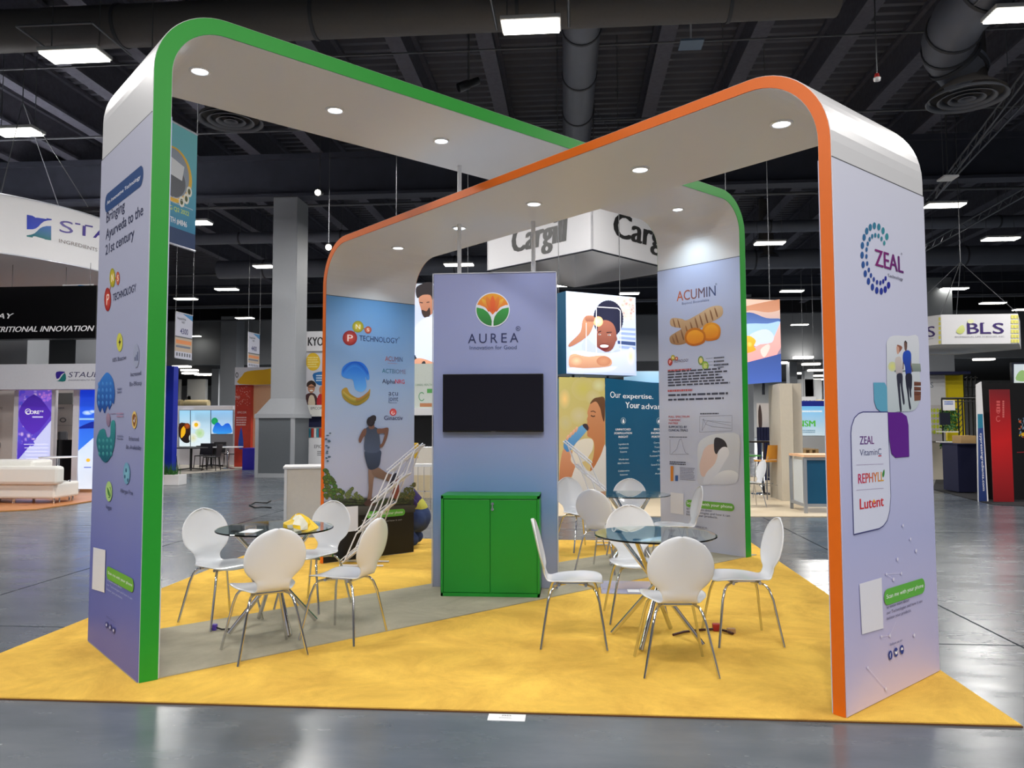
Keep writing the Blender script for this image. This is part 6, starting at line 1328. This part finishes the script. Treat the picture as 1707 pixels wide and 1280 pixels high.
nt_ = thing('draped_table', 'table with dark navy cloth behind the tall blue banner', 'table', at(1612, 815, 10.4)); pbox(nt_, 'table_cloth', 1597, 741, 1630, 813, 10.4, mat('navy_cloth'), .7, zmin=.03); pbox(nt_, 'table_top', 1596, 739.5, 1630, 741, 10.35, mat('navy_cloth'), .8)
bx2 = thing('cardboard_box', 'open tan cardboard box on the navy table', 'box', at(1612, 740, 10.6)); pbox(bx2, 'carton', 1602, 726, 1627, 740, 10.6, mat('cardboard', (190, 156, 106), .8), .4)
mesh_ = thing('grid_rack', 'dark grid rack panel behind the yellow tower', 'rack', at(1616, 700, 15)); mb = MB()
for u in (1608, 1615, 1622, 1629): p = at(u, 700, 15.3); mb.tube([(p.x, 15.3, .01), (p.x, 15.3, at(1610, 627, 15.3).z)], .02, 5)
for v in (630, 645, 660): mb.tube([at(1608, v, 15.3), at(1630, v, 15.3)], .015, 5)
mb.build('grid_frame', BLACKM, mesh_)
bk = [atz(u, v) for u, v in ((1555, 816), (1640, 838), (1660, 842), (1760, 846), (1760, 800), (1560, 800))]
MB().prism([(p.x, p.y, .001) for p in bk], Z*.01).build('black_carpet', mat('black_pile', (28, 28, 32), .95), label='black carpet edge at the booths on the right', cat='carpet')
dp = thing('black_drape_wall', 'tall black drape backdrop at the right edge', 'drape', at(1680, 838, 9.1)); pbox(dp, 'cloth', 1641, 638, 1790, 842, 9.0, mat('black_velvet', (14, 14, 18), .9), .08, zmin=.011)
a = yart(9.0); rn = random.Random(9)
for k in range(40): a.ell(rn.uniform(1698, 1712), rn.uniform(695, 730), rn.uniform(.6, 1.8), rn.uniform(1, 3), rn.choice([(120, 150, 170), (230, 180, 40), (200, 90, 40), (90, 110, 140)]), n=6)
a.ell(1706, 724, 4, 3, (240, 190, 40)); a.line([(1695, 754), (1720, 753)], .015, (150, 30, 40)); a.build('printed_picture', INK, dp)
rb_ = thing('red_pullup_banner', 'dark red pull-up banner in front of the black drape', 'banner', at(1670, 842, 8.5)); pbox(rb_, 'banner_sheet', 1653, 649, 1687, 840, 8.5, gradmat('print_red', [(0, (120, 12, 22)), (.35, (176, 16, 24)), (.6, (206, 16, 22)), (1, (120, 14, 26))], .5, z0=0, z1=2.3), .02); pbox(rb_, 'banner_base', 1651, 838, 1692, 843, 8.42, CHROME, .2, zmin=.0)
a = yart(8.5); a.ring(1664, 698, 2.5, 3.5, 4, 5.2, (216, 90, 90), a0=.5, a1=5.5); a.ring(1664, 684, 2.5, 4, 3.5, 5.5, (216, 90, 90)); 
for k in range(9): a.rect(1671, 668+k*3.2, 1674, 670+k*3.2, (226, 120, 116))
for k in range(4): a.rect(1661, 668+k*5, 1667, 671.5+k*5, (216, 90, 90))
a.build('printed_lettering', INK, rb_)
cy = thing('blue_white_banner', 'leaning white and blue banner with a vertical web address at the right', 'banner', at(1636, 838, 8.9))
MB().prism([at(1631, 836.5, 8.6), at(1648, 840, 8.6), at(1636, 636, 8.6), at(1627.5, 641, 8.6)], (0, .03, 0)).build('banner_sheet', WHITE, cy)
a = yart(8.6); a.poly([(1630, 714), (1639, 713), (1645.5, 838), (1631.5, 836)], (44, 74, 140), (28, 50, 110)); a.poly([(1629.6, 690), (1638, 690), (1639, 713), (1630, 714)], (40, 130, 160))
vs, fs = glyphs('cypressingredients.com', .012); P0 = a.px(1633.5, 722); P1 = a.px(1638.5, 818); w_ = a.px(1638, 760)[0]-a.px(1634, 760)[0]
a.raw([(P0[0]+(P1[0]-P0[0])*x+w_*y, P0[1]+(P1[1]-P0[1])*x) for x, y in vs], fs, WH); a.build('printed_lettering', INK, cy, 'vertical white web address')
bs2 = thing('wall_poster', 'pale green picture panel at the right edge above the black drape', 'poster', at(1700, 635, 13)); pbox(bs2, 'panel', 1688, 604, 1740, 680, 13, mat('dark_frame'), .1); a = yart(13); a.rect(1690, 607, 1740, 678, (214, 226, 236), (226, 236, 226)); a.smooth([(1694, 634), (1698, 620), (1708, 618), (1720, 634)], (150, 190, 120), None, 3); a.build('printed_picture', INK, bs2); MB().box(at(1700, 700, 13).x, 13.02, 0, at(1702, 700, 13).x, 13.06, at(1700, 650, 13).z).build('post', CHROME, bs2)
A_ = atz(0, 970); B_ = atz(122, 934); MB().prism([(A_.x-1, A_.y-.03-(B_.y-A_.y)/(B_.x-A_.x), .0008), (B_.x, B_.y-.02, .0008), (B_.x, B_.y+.02, .0008), (A_.x-1, A_.y+.02-(B_.y-A_.y)/(B_.x-A_.x), .0008)], Z*.0006).build('floor_tape', mat('orange_tape', (176, 110, 84), .6), label='faint orange tape line on the concrete at the left edge', cat='tape')
# far hall: pale panels with pipes seen through the opening
for i, (u0, u1) in enumerate(((278, 298), (312, 342), (1332, 1370))):
    t = thing('far_wall_panel', ['pale wall panel in the far opening beside the blue panel', 'pale wall panel in the far opening behind the screens', 'pale wall panel in the far hall by the orange leg'][i], 'panel', at(u0, 690, 60)); pbox(t, 'panel', u0, 632, u1, 668, 60, mat('pale_wall'), .5)
    MB().tube([at(u0-3, 673, 58), at(u1+6, 673, 58)], .35, 14).build('insulated_pipe', mat('tan_insulation', (206, 190, 150), .6), t); MB().box(at(u0, 690, 60).x, 60, 0, at(u0, 690, 60).x+.3, 60.3, at(u0, 660, 60).z).build('post', colm, t)
    pbox(t, 'lower_wall', u0-3, 680, u1+6, 730, 60.1, mat('grey_wall_paint'), .3, zmin=0)
